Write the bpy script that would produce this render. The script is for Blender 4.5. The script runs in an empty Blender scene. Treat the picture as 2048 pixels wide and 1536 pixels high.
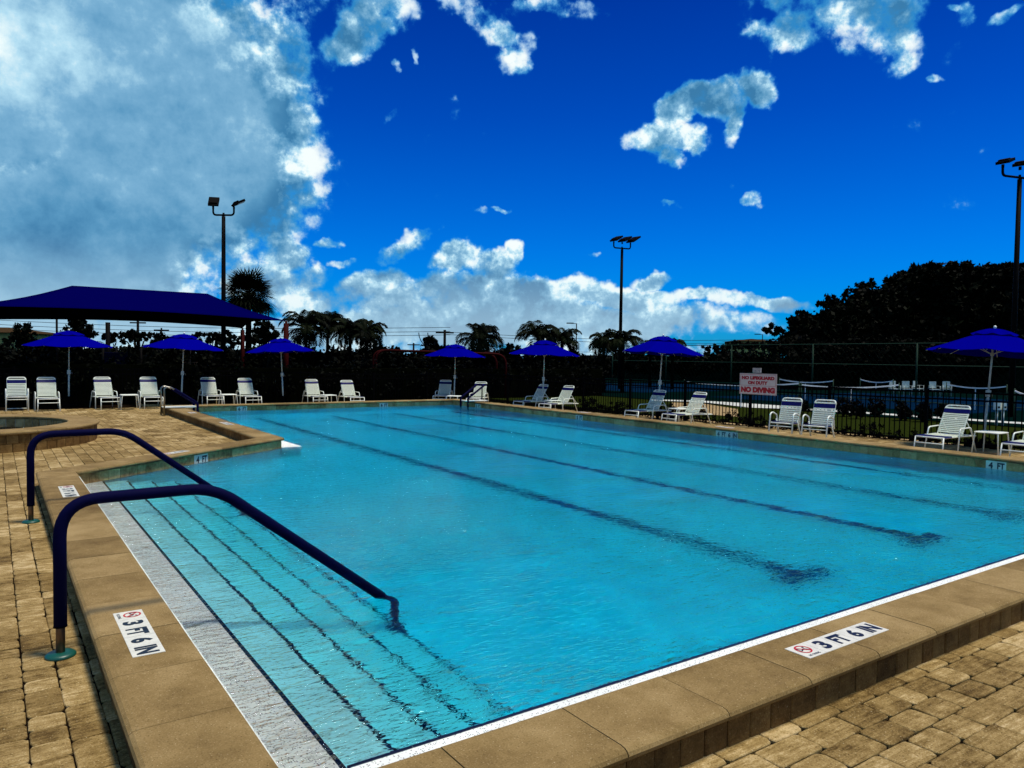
import bpy, bmesh, math, random
import numpy as np
from mathutils import Vector, Matrix
R = math.radians
scene = bpy.context.scene
COL = scene.collection
rnd = random.Random(7)

# ------------------------------------------------------------------ camera
EYE = 1.72
YAW, ROLL, PITCH, FPX = R(34.7), R(0.8), math.atan(53 / 1500), 1500.0
F0 = Vector((math.sin(YAW), math.cos(YAW), 0)); R0 = Vector((math.cos(YAW), -math.sin(YAW), 0)); ZZ = Vector((0, 0, 1))
FW = F0 * math.cos(PITCH) - ZZ * math.sin(PITCH); UP = ZZ * math.cos(PITCH) + F0 * math.sin(PITCH)
RT = R0 * math.cos(ROLL) + UP * math.sin(ROLL); UPR = UP * math.cos(ROLL) - R0 * math.sin(ROLL)
cam = bpy.data.objects.new('camera', bpy.data.cameras.new('camera'))
COL.objects.link(cam); scene.camera = cam
cam.matrix_world = Matrix((
    (RT.x, UPR.x, -FW.x, 0), (RT.y, UPR.y, -FW.y, 0), (RT.z, UPR.z, -FW.z, EYE), (0, 0, 0, 1)))
cam.data.sensor_width = 36; cam.data.lens = 36 * FPX / 2048
cam.data.clip_start = 0.05; cam.data.clip_end = 6000

def ray(x, y): return FW + RT * ((x - 1024) / FPX) - UPR * ((y - 768) / FPX)
def at(x, y, z=0.0):
    d = ray(x, y); t = (z - EYE) / d.z
    return Vector((d.x * t, d.y * t, z))
def col(x, depth, z=0.0):                      # ground spot in the direction of image column x, this far ahead
    d = ray(x, 715); t = depth / d.dot(F0)
    return Vector((d.x * t, d.y * t, z))
def hz(x): return 700.6 + 0.01396 * (x + 14)   # horizon row
def zof(x, y, depth): return EYE + (hz(x) - y) / FPX * depth

# ------------------------------------------------------------------ sun, sky, exposure
SUN_AZ, SUN_EL = R(130), R(74)                  # azimuth clockwise from +Y
SDIR = Vector((math.sin(SUN_AZ) * math.cos(SUN_EL), math.cos(SUN_AZ) * math.cos(SUN_EL), math.sin(SUN_EL)))
sun = bpy.data.objects.new('sun', bpy.data.lights.new('sun', 'SUN'))
COL.objects.link(sun)
sun.data.energy = 3.8; sun.data.angle = R(10); sun.data.color = (1.0, 0.91, 0.77)
sun.rotation_euler = SDIR.to_track_quat('Z', 'Y').to_euler()
SKY_STRENGTH = 0.10
vs = scene.view_settings
vs.view_transform = 'Standard'; vs.look = 'None'; vs.exposure = 0; vs.gamma = 1; vs.use_curve_mapping = False
scene.cycles.max_bounces = 8; scene.cycles.transmission_bounces = 7; scene.cycles.transparent_max_bounces = 16
scene.cycles.caustics_refractive = True; scene.cycles.caustics_reflective = False
scene.cycles.use_denoising = True; scene.cycles.use_adaptive_sampling = True; scene.cycles.adaptive_threshold = .02; scene.cycles.blur_glossy = 1.0; scene.cycles.sample_clamp_indirect = 0

class NT:
    """small node-tree helper"""
    def __init__(s, nt): s.nt = nt
    def n(s, kind, **kw):
        nd = s.nt.nodes.new(kind)
        for k, v in kw.items():
            if k == 'ins':
                for kk, vv in v.items():
                    if isinstance(vv, bpy.types.NodeSocket): s.nt.links.new(vv, nd.inputs[kk])
                    else: nd.inputs[kk].default_value = vv
            else: setattr(nd, k, v)
        return nd
    def m(s, op, a, b=None, c=None, clamp=False):
        nd = s.nt.nodes.new('ShaderNodeMath'); nd.operation = op; nd.use_clamp = clamp
        for i, v in enumerate((a, b, c)):
            if v is None: continue
            if isinstance(v, bpy.types.NodeSocket): s.nt.links.new(v, nd.inputs[i])
            else: nd.inputs[i].default_value = v
        return nd.outputs[0]
    def dot(s, a, v):
        nd = s.n('ShaderNodeVectorMath', operation='DOT_PRODUCT', ins={0: a, 1: tuple(v)}); return nd.outputs['Value']
    def ss(s, v, lo, hi, a=0.0, b=1.0):
        nd = s.n('ShaderNodeMapRange', interpolation_type='SMOOTHSTEP', ins={'Value': v, 'From Min': lo, 'From Max': hi, 'To Min': a, 'To Max': b})
        return nd.outputs['Result']
    def mix(s, f, a, b, blend='MIX'):
        nd = s.nt.nodes.new('ShaderNodeMix'); nd.data_type = 'RGBA'; nd.blend_type = blend
        for i, v in ((0, f), (6, a), (7, b)):
            if isinstance(v, bpy.types.NodeSocket): s.nt.links.new(v, nd.inputs[i])
            else: nd.inputs[i].default_value = v if i == 0 else (*v, 1)
        return nd.outputs[2]
    def ramp(s, v, stops):
        nd = s.n('ShaderNodeValToRGB', ins={0: v}); cr = nd.color_ramp
        while len(cr.elements) > 1: cr.elements.remove(cr.elements[-1])
        cr.elements[0].position = stops[0][0]; cr.elements[0].color = (*stops[0][1], 1)
        for p, c in stops[1:]:
            e = cr.elements.new(p); e.color = (*c, 1)
        return nd.outputs[0]

def build_sky():
    w = bpy.data.worlds.new('World'); scene.world = w; w.use_nodes = True
    nt = w.node_tree; nt.nodes.clear(); T = NT(nt)
    tc = T.n('ShaderNodeTexCoord'); D = tc.outputs['Generated']
    sky = T.n('ShaderNodeTexSky', sky_type='NISHITA', sun_disc=False, sun_elevation=SUN_EL, sun_rotation=SUN_AZ)
    sky.air_density = 1.0; sky.dust_density = 0.4; sky.ozone_density = 2.0
    xyz = T.n('ShaderNodeSeparateXYZ', ins={0: D}); dz = xyz.outputs['Z']
    tint = T.ramp(dz, [(0.0, (0.03, 0.55, 1.25)), (0.06, (0.0, 0.50, 1.35)), (0.14, (0.0, 0.42, 1.30)),
                       (0.30, (0.0, 0.25, 1.05)), (0.46, (0.0, 0.14, 0.80)), (0.75, (0.01, 0.14, 0.75))])
    blue = T.mix(1.0, sky.outputs[0], tint, 'MULTIPLY')
    # cloud cover, laid out on compass bearing and height above the horizon
    a = T.m('MAXIMUM', T.dot(D, F0), 0.12)
    u = T.m('DIVIDE', T.dot(D, R0), a); v = T.m('DIVIDE', dz, a)
    front = T.ss(T.dot(D, F0), 0.15, 0.35)
    uv = T.n('ShaderNodeCombineXYZ', ins={0: u, 1: v, 2: 0.0}).outputs[0]
    w1 = T.n('ShaderNodeTexNoise', ins={'Vector': D, 'Scale': 7.0, 'Detail': 5.0, 'Roughness': 0.6})
    off = T.n('ShaderNodeVectorMath', operation='SUBTRACT', ins={0: w1.outputs['Color'], 1: (0.5, 0.5, 0.5)})
    off = T.n('ShaderNodeVectorMath', operation='MULTIPLY', ins={0: off.outputs[0], 1: (0.12, 0.10, 0.0)})
    uvw = T.n('ShaderNodeVectorMath', operation='ADD', ins={0: uv, 1: off.outputs[0]}).outputs[0]
    def pq(x, y):
        d = ray(x, y); return (d.dot(R0) / d.dot(F0), d.z / d.dot(F0))
    # x, y, half width, half height (pixels at f=1500), turn, weight
    BL = [(60, 130, 520, 260, 0, 1.6), (330, 300, 300, 260, 0, 1.6), (60, 480, 440, 200, 0, 1.5), (500, 190, 130, 170, 0, 1.1), (565, 110, 70, 70, 0, .9),
          (575, 250, 75, 100, 0, 1.0), (440, 440, 150, 110, 20, 1.0), (540, 385, 75, 45, 25, .8), (150, 640, 430, 90, 0, 1.3), (500, 30, 90, 40, 0, .7),
          (700, 75, 105, 62, 20, .85), (650, 120, 40, 40, 0, .6), (740, 20, 90, 40, 0, .8),
          (960, 15, 110, 40, -20, .8), (1010, 60, 75, 40, -30, .75), (1035, 120, 40, 32, 10, .75), (1110, 5, 90, 25, 0, .6),
          (1600, 70, 85, 55, 35, .95), (1680, 25, 170, 70, 0, 1.02), (1760, 70, 85, 75, 0, 1.0), (1795, 135, 50, 48, 0, .85), (1700, 100, 60, 40, 0, .7), (1530, 85, 40, 22, 20, .6),
          (1370, 205, 56, 42, 30, .95), (1310, 265, 62, 42, 30, .95), (1370, 265, 50, 34, 0, .8), (1345, 305, 34, 30, 0, .7), (1420, 195, 75, 32, 10, .95), (1510, 190, 55, 30, -10, .95), (1455, 210, 50, 30, 0, .8), (1470, 240, 26, 42, -15, .75), (1225, 270, 22, 16, 0, .6),
          (780, 145, 18, 15, 0, .68), (735, 238, 60, 24, 15, .64), (780, 256, 26, 16, 25, .75), (910, 215, 18, 30, 20, .56),
          (997, 429, 26, 12, 5, .8), (955, 437, 20, 18, 20, .58), (1515, 400, 20, 20, 45, .72), (1352, 411, 24, 9, 0, .6), (1168, 510, 22, 8, 0, .62), (825, 125, 10, 14, 0, .55),
          (1950, 20, 28, 32, 30, .62), (2030, 22, 46, 16, 30, .75), (1875, 155, 18, 12, 0, .6), (1920, 10, 30, 14, 0, .6),
          (565, 512, 72, 48, 0, .97), (530, 560, 95, 50, 0, 1.0), (630, 555, 60, 34, 0, .9), (665, 486, 38, 17, 0, .85), (692, 528, 36, 14, 0, .75),
          (845, 478, 40, 24, 30, .85), (790, 512, 62, 24, 30, .9), (740, 575, 90, 36, 15, 1.0), (910, 530, 58, 38, 0, .95), (980, 545, 60, 32, 0, .9), (1030, 510, 24, 26, 20, .8), (640, 600, 120, 40, 0, .9),
          (1070, 580, 110, 30, 0, .95), (930, 610, 310, 58, 0, 1.08), (1230, 590, 180, 30, -5, 1.0), (1150, 650, 470, 50, 0, 1.06), (1420, 600, 120, 20, 0, .95), (1530, 607, 110, 22, 0, 1.0), (1440, 640, 150, 14, 0, .75),
          (1296, 556, 44, 20, 0, 1.0), (700, 660, 420, 48, 0, 1.05), (100, 700, 700, 50, 0, 1.0), (950, 705, 720, 26, 0, .75), (1600, 668, 120, 8, 0, .5)]
    F = None
    for x, y, rx, ry, rot, wt in BL:
        cu, cv = pq(x, y)
        mp = T.n('ShaderNodeMapping', vector_type='TEXTURE', ins={'Vector': uvw, 'Location': (cu, cv, 0), 'Rotation': (0, 0, R(rot)), 'Scale': (rx / FPX, ry / FPX, 1)})
        ln = T.n('ShaderNodeVectorMath', operation='LENGTH', ins={0: mp.outputs[0]}).outputs['Value']
        f = T.ss(ln, 1.55, 0.35, 0.0, wt)
        F = f if F is None else T.n('ShaderNodeMath', operation='SMOOTH_MAX', ins={0: F, 1: f, 2: 0.12}).outputs[0]
    F = T.m('MULTIPLY', F, front)
    rear = T.n('ShaderNodeTexNoise', ins={'Vector': D, 'Scale': 2.2, 'Detail': 3.0})  # unseen cloud behind the camera, thickened to add neutral light
    F = T.m('ADD', F, T.m('MULTIPLY', T.m('SUBTRACT', 1.0, front), T.ss(rear.outputs[0], .36, .6, 0, 1.0)))
    n1 = T.n('ShaderNodeTexNoise', ins={'Vector': D, 'Scale': 9.0, 'Detail': 7.0, 'Roughness': 0.66, 'Lacunarity': 2.1})
    n2 = T.n('ShaderNodeTexNoise', ins={'Vector': D, 'Scale': 26.0, 'Detail': 5.0, 'Roughness': 0.62})
    # the same noise sampled a little towards the sun gives the lit side of each puff
    sh = T.n('ShaderNodeVectorMath', operation='ADD', ins={0: D, 1: tuple(SDIR * 0.022 + Vector((0, 0, .014)))}).outputs[0]
    n3 = T.n('ShaderNodeTexNoise', ins={'Vector': sh, 'Scale': 9.0, 'Detail': 6.0, 'Roughness': 0.6, 'Lacunarity': 2.1})
    vo = T.n('ShaderNodeTexVoronoi', feature='SMOOTH_F1', ins={'Vector': T.n('ShaderNodeVectorMath', operation='ADD', ins={0: D, 1: T.n('ShaderNodeVectorMath', operation='SCALE', ins={0: off.outputs[0], 'Scale': .25}).outputs[0]}).outputs[0], 'Scale': 17.0, 'Detail': 2.5, 'Roughness': .55, 'Lacunarity': 2.3, 'Smoothness': .35})
    puff = T.m('SUBTRACT', .70, vo.outputs['Distance'])
    dens = T.m('ADD', T.m('ADD', F, T.m('MULTIPLY', puff, .50)), T.m('ADD', T.m('MULTIPLY', T.m('SUBTRACT', n1.outputs[0], 0.5), 1.4), T.m('MULTIPLY', T.m('SUBTRACT', n2.outputs[0], 0.5), .8)))
    alpha = T.ss(dens, 0.22, 0.92)
    rim = T.ss(dens, 0.60, 1.25, 1.0, 0.0)
    core = T.ss(F, 0.98, 1.32)
    n4 = T.n('ShaderNodeTexNoise', ins={'Vector': T.n('ShaderNodeVectorMath', operation='ADD', ins={0: D, 1: (.003, .003, .011)}).outputs[0], 'Scale': 26.0, 'Detail': 5.0, 'Roughness': 0.6})
    n5 = T.n('ShaderNodeTexNoise', ins={'Vector': D, 'Scale': 26.0, 'Detail': 5.0, 'Roughness': 0.6})
    relief = T.m('ADD', T.m('MULTIPLY', T.m('SUBTRACT', n1.outputs[0], n3.outputs[0]), 4.2), T.m('MULTIPLY', T.m('SUBTRACT', n5.outputs[0], n4.outputs[0]), 1.7))
    n6 = T.n('ShaderNodeTexNoise', ins={'Vector': T.n('ShaderNodeMapping', ins={'Vector': D, 'Scale': (5.0, 5.0, 16.0)}).outputs[0], 'Scale': 1.0, 'Detail': 6.0, 'Roughness': 0.6, 'Distortion': .6})
    relief = T.m('ADD', relief, T.m('MULTIPLY', T.m('SUBTRACT', n6.outputs[0], .5), 1.5))
    grain = T.m('MULTIPLY', T.m('SUBTRACT', n2.outputs[0], .5), .4)
    lit = T.m('ADD', T.m('ADD', T.m('MULTIPLY', rim, 0.46), .46), T.m('ADD', T.m('ADD', relief, T.m('MULTIPLY', T.m('SUBTRACT', puff, .09), 1.0)), grain), clamp=True)
    soft = T.n('ShaderNodeTexNoise', ins={'Vector': D, 'Scale': 4.0, 'Detail': 6.0, 'Roughness': 0.52, 'Distortion': .3})
    lit2 = T.m('ADD', T.m('MULTIPLY', soft.outputs[0], 1.5), T.m('ADD', -.30, T.m('MULTIPLY', relief, .20)), clamp=True)
    lit = T.m('ADD', T.m('MULTIPLY', lit, T.m('SUBTRACT', 1.0, core)), T.m('MULTIPLY', lit2, core))
    cl = T.ramp(lit, [(0.0, (0.045, 0.20, 0.40)), (0.25, (0.10, 0.31, 0.53)), (0.5, (0.20, 0.44, 0.66)), (0.72, (0.46, 0.74, 0.90)), (0.9, (0.84, 0.98, 1.0)), (1.0, (0.92, 1.0, 1.0))])
    cl = T.mix(T.ss(dz, .15, .0, 0, .5), cl, (.60, .82, .92))
    skyrad = T.n('ShaderNodeVectorMath', operation='SCALE', ins={0: blue, 'Scale': SKY_STRENGTH}).outputs[0]
    fin = T.mix(T.ss(alpha, 0, .55, 0, .75), skyrad, (.03, .36, .78))
    fin = T.mix(T.ss(alpha, .12, 1), fin, cl)
    bg = T.n('ShaderNodeBackground', ins={'Color': fin, 'Strength': 1.0})
    out = T.n('ShaderNodeOutputWorld', ins={'Surface': bg.outputs[0]})
    w.cycles.sampling_method = 'MANUAL'; w.cycles.sample_map_resolution = 512
build_sky()

# ------------------------------------------------------------------ helpers
def tag(o, label=None, cat=None, group=None, kind=None):
    if label: o['label'] = label
    if cat: o['category'] = cat
    if group: o['group'] = group
    if kind: o['kind'] = kind
    return o
def thing(name, label, cat, loc=(0, 0, 0), rz=0.0, group=None):
    o = bpy.data.objects.new(name, None); COL.objects.link(o)
    o.empty_display_size = 0.2; o.location = loc; o.rotation_euler = (0, 0, rz)
    return tag(o, label, cat, group)
class MB:
    def __init__(s): s.v = []; s.f = []; s.c = []
    def add(s, vs, fs, tint=0.5):
        b = len(s.v); s.v += [tuple(p) for p in vs]; s.f += [tuple(i + b for i in f) for f in fs]; s.c += [tint] * len(fs); return s
    def box(s, a, b, tint=0.5):
        x0, y0, z0 = a; x1, y1, z1 = b
        return s.add([(x0, y0, z0), (x1, y0, z0), (x1, y1, z0), (x0, y1, z0), (x0, y0, z1), (x1, y0, z1), (x1, y1, z1), (x0, y1, z1)],
                     [(0, 3, 2, 1), (4, 5, 6, 7), (0, 1, 5, 4), (1, 2, 6, 5), (2, 3, 7, 6), (3, 0, 4, 7)], tint)
    def tube(s, pts, r, n=8, cap=True, tint=0.5):
        pts = [Vector(p) for p in pts]; rr = r if isinstance(r, (list, tuple)) else [r] * len(pts)
        rings = []; ref = None
        for i, p in enumerate(pts):
            t = (pts[min(i + 1, len(pts) - 1)] - pts[max(i - 1, 0)])
            if t.length < 1e-9: t = Vector((0, 0, 1))
            t.normalize()
            if ref is None: ref = Vector((0, 0, 1)) if abs(t.z) < .9 else Vector((1, 0, 0))
            a = (ref - t * ref.dot(t)); 
            if a.length < 1e-6: a = t.orthogonal()
            a.normalize(); b = t.cross(a); ref = a
            rings.append([p + (a * math.cos(2 * math.pi * k / n) + b * math.sin(2 * math.pi * k / n)) * rr[i] for k in range(n)])
        vs = [q for ring in rings for q in ring]; fs = []
        for i in range(len(rings) - 1):
            for k in range(n): fs.append((i * n + k, i * n + (k + 1) % n, (i + 1) * n + (k + 1) % n, (i + 1) * n + k))
        if cap: fs.append(tuple(range(n - 1, -1, -1))); fs.append(tuple((len(rings) - 1) * n + k for k in range(n)))
        return s.add(vs, fs, tint)
    def cyl(s, c, r0, r1, h, n=16, tint=0.5):
        c = Vector(c); return s.tube([c, c + Vector((0, 0, h))], [r0, r1], n, True, tint)
    def prism(s, poly, z0, z1, tint=0.5):
        n = len(poly); vs = [(p[0], p[1], z0) for p in poly] + [(p[0], p[1], z1) for p in poly]
        fs = [tuple(range(n - 1, -1, -1)), tuple(range(n, 2 * n))] + [(i, (i + 1) % n, n + (i + 1) % n, n + i) for i in range(n)]
        return s.add(vs, fs, tint)
    def build(s, name, mat, parent=None, smooth=False, bevel=0.0, colors=False):
        me = bpy.data.meshes.new(name); me.from_pydata(s.v, [], s.f); me.validate(); me.update()
        if mat: me.materials.append(mat)
        if smooth: me.polygons.foreach_set('use_smooth', [True] * len(me.polygons))
        if colors and len(me.polygons) == len(s.c):
            at_ = me.attributes.new('tint', 'FLOAT', 'FACE'); at_.data.foreach_set('value', s.c)
        o = bpy.data.objects.new(name, me); COL.objects.link(o)
        if parent: o.parent = parent
        if bevel:
            m = o.modifiers.new('bevel', 'BEVEL'); m.width = bevel; m.segments = 2; m.limit_method = 'ANGLE'
        return o
def fillet(pts, r, n=6):
    """round the corners of a polyline"""
    pts = [Vector(p) for p in pts]; out = [pts[0]]
    for i in range(1, len(pts) - 1):
        p = pts[i]; a = pts[i - 1] - p; b = pts[i + 1] - p
        d = min(r, a.length * .49, b.length * .49); A = p + a.normalized() * d; B = p + b.normalized() * d
        for k in range(n + 1):
            t = k / n; out.append(A * (1 - t) ** 2 + p * 2 * t * (1 - t) + B * t * t)
    out.append(pts[-1]); return out
def arc_poly(cx, cy, r, n): return [(cx + r * math.cos(2 * math.pi * k / n), cy + r * math.sin(2 * math.pi * k / n)) for k in range(n)]

# ------------------------------------------------------------------ materials
def newmat(name):
    m = bpy.data.materials.new(name); m.use_nodes = True
    return m, NT(m.node_tree), m.node_tree.nodes['Principled BSDF']
def simple(name, c, rough=0.5, metal=0.0, var=0.0, scale=8.0, bump=0.0, spec=0.5):
    m, T, p = newmat(name)
    p.inputs['Roughness'].default_value = rough; p.inputs['Metallic'].default_value = metal
    p.inputs['Specular IOR Level'].default_value = spec
    p.inputs['Base Color'].default_value = (*c, 1)
    if var or bump:
        tc = T.n('ShaderNodeTexCoord'); nz = T.n('ShaderNodeTexNoise', ins={'Vector': tc.outputs['Object'], 'Scale': scale, 'Detail': 6.0, 'Roughness': .65})
        if var:
            cc = T.mix(T.ss(nz.outputs[0], .3, .7), tuple(x * (1 - var) for x in c), tuple(min(1, x * (1 + var)) for x in c))
            m.node_tree.links.new(cc, p.inputs['Base Color'])
        if bump:
            b = T.n('ShaderNodeBump', ins={'Height': nz.outputs[0], 'Distance': bump, 'Strength': 1.0}); m.node_tree.links.new(b.outputs[0], p.inputs['Normal'])
    return m
def stone(name, cols, scale=14.0, bump=0.004, fine=160.0, rough=.9, speck=.25, streak=0.0):
    """weathered concrete or paver: per-piece tint, cloudy stain, drawn-out streaks, fine grit"""
    m, T, p = newmat(name); L = m.node_tree.links.new
    tc = T.n('ShaderNodeTexCoord'); P = tc.outputs['Object']
    tint = T.n('ShaderNodeAttribute', attribute_name='tint').outputs['Fac']
    off = T.n('ShaderNodeCombineXYZ', ins={0: T.m('MULTIPLY', tint, 7.0), 1: T.m('MULTIPLY', tint, 31.0), 2: 0.0}).outputs[0]
    Q = T.n('ShaderNodeVectorMath', operation='ADD', ins={0: P, 1: off}).outputs[0]      # every piece its own grain
    big = T.n('ShaderNodeTexNoise', ins={'Vector': P, 'Scale': 1.1, 'Detail': 4.0})
    med = T.n('ShaderNodeTexNoise', ins={'Vector': Q, 'Scale': scale, 'Detail': 8.0, 'Roughness': .68})
    mp = T.n('ShaderNodeMapping', ins={'Vector': Q, 'Rotation': (0, 0, R(8)), 'Scale': (5, 48, 48)})
    stk = T.n('ShaderNodeTexNoise', ins={'Vector': mp.outputs[0], 'Scale': 1.0, 'Detail': 5.0, 'Roughness': .6})
    fin = T.n('ShaderNodeTexNoise', ins={'Vector': P, 'Scale': fine, 'Detail': 3.0, 'Roughness': .7})
    f = T.m('ADD', T.m('MULTIPLY', tint, .45), T.m('ADD', T.m('MULTIPLY', T.m('SUBTRACT', med.outputs[0], .5), 1.5), T.m('MULTIPLY', T.m('SUBTRACT', big.outputs[0], .5), 1.3)))
    f = T.m('ADD', f, T.m('MULTIPLY', T.m('SUBTRACT', stk.outputs[0], .5), streak))
    f = T.m('ADD', f, T.m('MULTIPLY', T.m('SUBTRACT', fin.outputs[0], .5), .9))
    f = T.m('ADD', f, .27, clamp=True)
    k = len(cols); base = T.ramp(f, [(i / (k - 1), c) for i, c in enumerate(cols)])
    sp = T.ss(fin.outputs[0], .63, .72, 0, speck)
    base = T.mix(sp, base, (0.80, 0.70, 0.46))
    dk = T.ss(fin.outputs[0], .40, .30, 0, speck * 1.6)
    base = T.mix(dk, base, tuple(x * .35 for x in cols[0]))
    L(base, p.inputs['Base Color']); p.inputs['Roughness'].default_value = rough; p.inputs['Specular IOR Level'].default_value = .10
    h = T.m('ADD', T.m('MULTIPLY', med.outputs[0], .8), T.m('ADD', T.m('MULTIPLY', fin.outputs[0], .3), T.m('MULTIPLY', stk.outputs[0], streak * .6)))
    b = T.n('ShaderNodeBump', ins={'Height': h, 'Distance': bump, 'Strength': 1.0}); L(b.outputs[0], p.inputs['Normal'])
    return m
M = {}
M['paver'] = stone('tumbled paver', [(0.085, .050, .014), (0.21, .136, .045), (0.34, .235, .090), (0.56, .42, .21)], 11, .007, 115, speck=.6, streak=1.1)
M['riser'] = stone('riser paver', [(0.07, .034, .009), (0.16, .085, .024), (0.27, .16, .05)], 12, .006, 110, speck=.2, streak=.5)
M['coping'] = stone('cast coping', [(0.13, .082, .028), (0.245, .164, .062), (0.35, .245, .105)], 4.5, .0035, 130, speck=.45)
M['walltile'] = stone('waterline tile', [(0.20, .095, .03), (0.52, .31, .12), (0.80, .54, .26)], 14, .003, 100)
M['joint'] = simple('joint sand', (.008, .005, .003), .95, var=.3, scale=60, spec=.0)
def plaster(name, c, dots):
    m, T, p = newmat(name); L = m.node_tree.links.new
    tc = T.n('ShaderNodeTexCoord'); P = tc.outputs['Object']
    vo = T.n('ShaderNodeTexVoronoi', ins={'Vector': P, 'Scale': 105.0, 'Randomness': 1.0})
    pick = T.n('ShaderNodeSeparateColor', ins={0: vo.outputs['Color']})
    d = T.m('MULTIPLY', T.ss(vo.outputs['Distance'], .42, .25), T.m('GREATER_THAN', pick.outputs[0], 1 - dots))
    nz = T.n('ShaderNodeTexNoise', ins={'Vector': P, 'Scale': 3.0, 'Detail': 6.0})
    base = T.mix(T.ss(nz.outputs[0], .3, .7), tuple(x * .86 for x in c), c)
    base = T.mix(d, base, (.03, .04, .04))
    L(base, p.inputs['Base Color']); p.inputs['Roughness'].default_value = .7; p.inputs['Specular IOR Level'].default_value = .15
    return m
M['granite'] = plaster('speckled plaster', (.88, .92, .86), .42)
M['basin'] = plaster('pool plaster', (.70, .89, .93), .10)
M['blacktile'] = simple('black tile', (.006, .008, .018), .25)
M['navytile'] = simple('navy tile', (.004, .008, .07), .3)
M['whitetile'] = simple('marker tile', (.72, .70, .58), .35, var=.08, scale=20)
M['ink'] = simple('tile ink', (.008, .009, .014), .4)
M['redink'] = simple('red ink', (.50, .004, .008), .5)
M['signboard'] = simple('sign board', (.76, .60, .50), .45, var=.05)
M['white'] = simple('white powder coat', (.90, .93, .80), .35, var=.05, scale=5)
M['grime'] = simple('dull white metal', (.50, .56, .50), .4, var=.15, scale=9)
M['navypad'] = simple('navy foam sleeve', (.0008, .0012, .028), .75, spec=.06)
M['steel'] = simple('weathered steel', (.16, .10, .06), .35, .6, var=.2)
M['chrome'] = simple('stainless steel', (.28, .27, .24), .3, 1.0)
M['flange'] = simple('green flange', (.004, .075, .055), .4)
M['black'] = simple('black metal', (.001, .001, .0015), .7, spec=.03)
M['darkpole'] = simple('dark bronze pole', (.0018, .0014, .0014), .7, spec=.06)
M['lampglass'] = simple('lamp lens', (.04, .04, .04), .2)
M['redmetal'] = simple('red metal', (.035, .002, .0015), .7, spec=.05)
M['orange'] = simple('orange bar', (.16, .05, .015), .6)
M['blueplastic'] = simple('blue plastic', (.0005, .001, .02), .7, spec=.05)
M['trunk'] = simple('bark', (.004, .0034, .0024), .95, var=.4, scale=14, bump=.02, spec=.0)
M['fencegreen'] = simple('green vinyl pipe', (.006, .03, .012), .6, spec=.2)
M['screen'] = simple('dark green windscreen', (.0012, .005, .0025), .95, spec=.05)
M['concrete'] = simple('pale concrete', (.55, .56, .50), .9, var=.12, scale=3, spec=.0)
M['mulch'] = simple('pale mulch', (.34, .24, .12), .95, var=.6, scale=30, bump=.02, spec=.0)
M['tape'] = simple('net tape', (.82, .82, .78), .7)
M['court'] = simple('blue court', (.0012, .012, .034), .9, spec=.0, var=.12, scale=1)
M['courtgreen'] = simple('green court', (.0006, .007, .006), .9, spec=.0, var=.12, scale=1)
M['cream'] = simple('cream stucco', (.42, .38, .12), .9, var=.08, scale=2, spec=.0)
M['roof'] = simple('brown roof', (.05, .03, .015), .9, var=.2, scale=4, spec=.0)
M['glass'] = simple('window glass', (.02, .03, .03), .1)
M['spawater'] = None
def strap_mat(name, c, trans, spec=.5):
    m, T, p = newmat(name); L = m.node_tree.links.new; p.inputs['Specular IOR Level'].default_value = spec
    p.inputs['Base Color'].default_value = (*c, 1); p.inputs['Roughness'].default_value = .4
    tr = T.n('ShaderNodeBsdfTranslucent', ins={'Color': (*c, 1)})
    mx = T.n('ShaderNodeMixShader', ins={0: trans, 1: p.outputs[0], 2: tr.outputs[0]})
    L(mx.outputs[0], m.node_tree.nodes['Material Output'].inputs[0]); return m
M['strap'] = strap_mat('white vinyl strap', (.90, .95, .83), .42)
M['navystrap'] = strap_mat('navy vinyl strap', (.004, .006, .11), .2, .15)
M['canvas'] = strap_mat('royal blue canvas', (.001, .001, .28), .25, .0)
M['shadecloth'] = strap_mat('navy shade cloth', (.0008, .0006, .065), .10, .0)
def leafmat(name, a, b):
    m, T, p = newmat(name); L = m.node_tree.links.new
    tint = T.n('ShaderNodeAttribute', attribute_name='tint').outputs['Fac']
    L(T.mix(tint, a, b), p.inputs['Base Color']); p.inputs['Roughness'].default_value = .65; p.inputs['Specular IOR Level'].default_value = .04
    return m
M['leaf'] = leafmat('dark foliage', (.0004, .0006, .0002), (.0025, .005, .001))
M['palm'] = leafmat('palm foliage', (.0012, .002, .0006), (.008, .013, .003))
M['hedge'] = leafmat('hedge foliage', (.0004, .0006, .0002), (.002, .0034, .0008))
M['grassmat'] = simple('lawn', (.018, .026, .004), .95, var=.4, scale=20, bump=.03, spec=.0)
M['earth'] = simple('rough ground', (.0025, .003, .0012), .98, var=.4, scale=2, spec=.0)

# ------------------------------------------------------------------ ground and pool setting
def quadsheet(name, poly, z, mat, kind='structure'):
    o = MB().add([(p[0], p[1], p[2] if len(p) > 2 else z) for p in poly], [tuple(range(len(poly)))]).build(name, mat)
    return tag(o, kind=kind)
IN = [(.86, 2.53), (.86, 11.0), (4.39, 13.7), (4.39, 23.2), (13.5, 23.2), (13.5, 2.53)]     # inner edge of the coping, clockwise
def offset_poly(P, d):                          # d>0 grows outwards
    n = len(P); out = []
    for i in range(n):
        p = Vector(P[i]); a = (p - Vector(P[i - 1])).normalized(); b = (Vector(P[(i + 1) % n]) - p).normalized()
        na = Vector((-a.y, a.x)); nb = Vector((-b.y, b.x)); m_ = (na + nb).normalized(); k = d / m_.dot(na)
        q = p + m_ * k; out.append((q.x, q.y))
    return out
OUT = offset_poly(IN, .43)
assert OUT[0][0] < IN[0][0]
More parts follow.
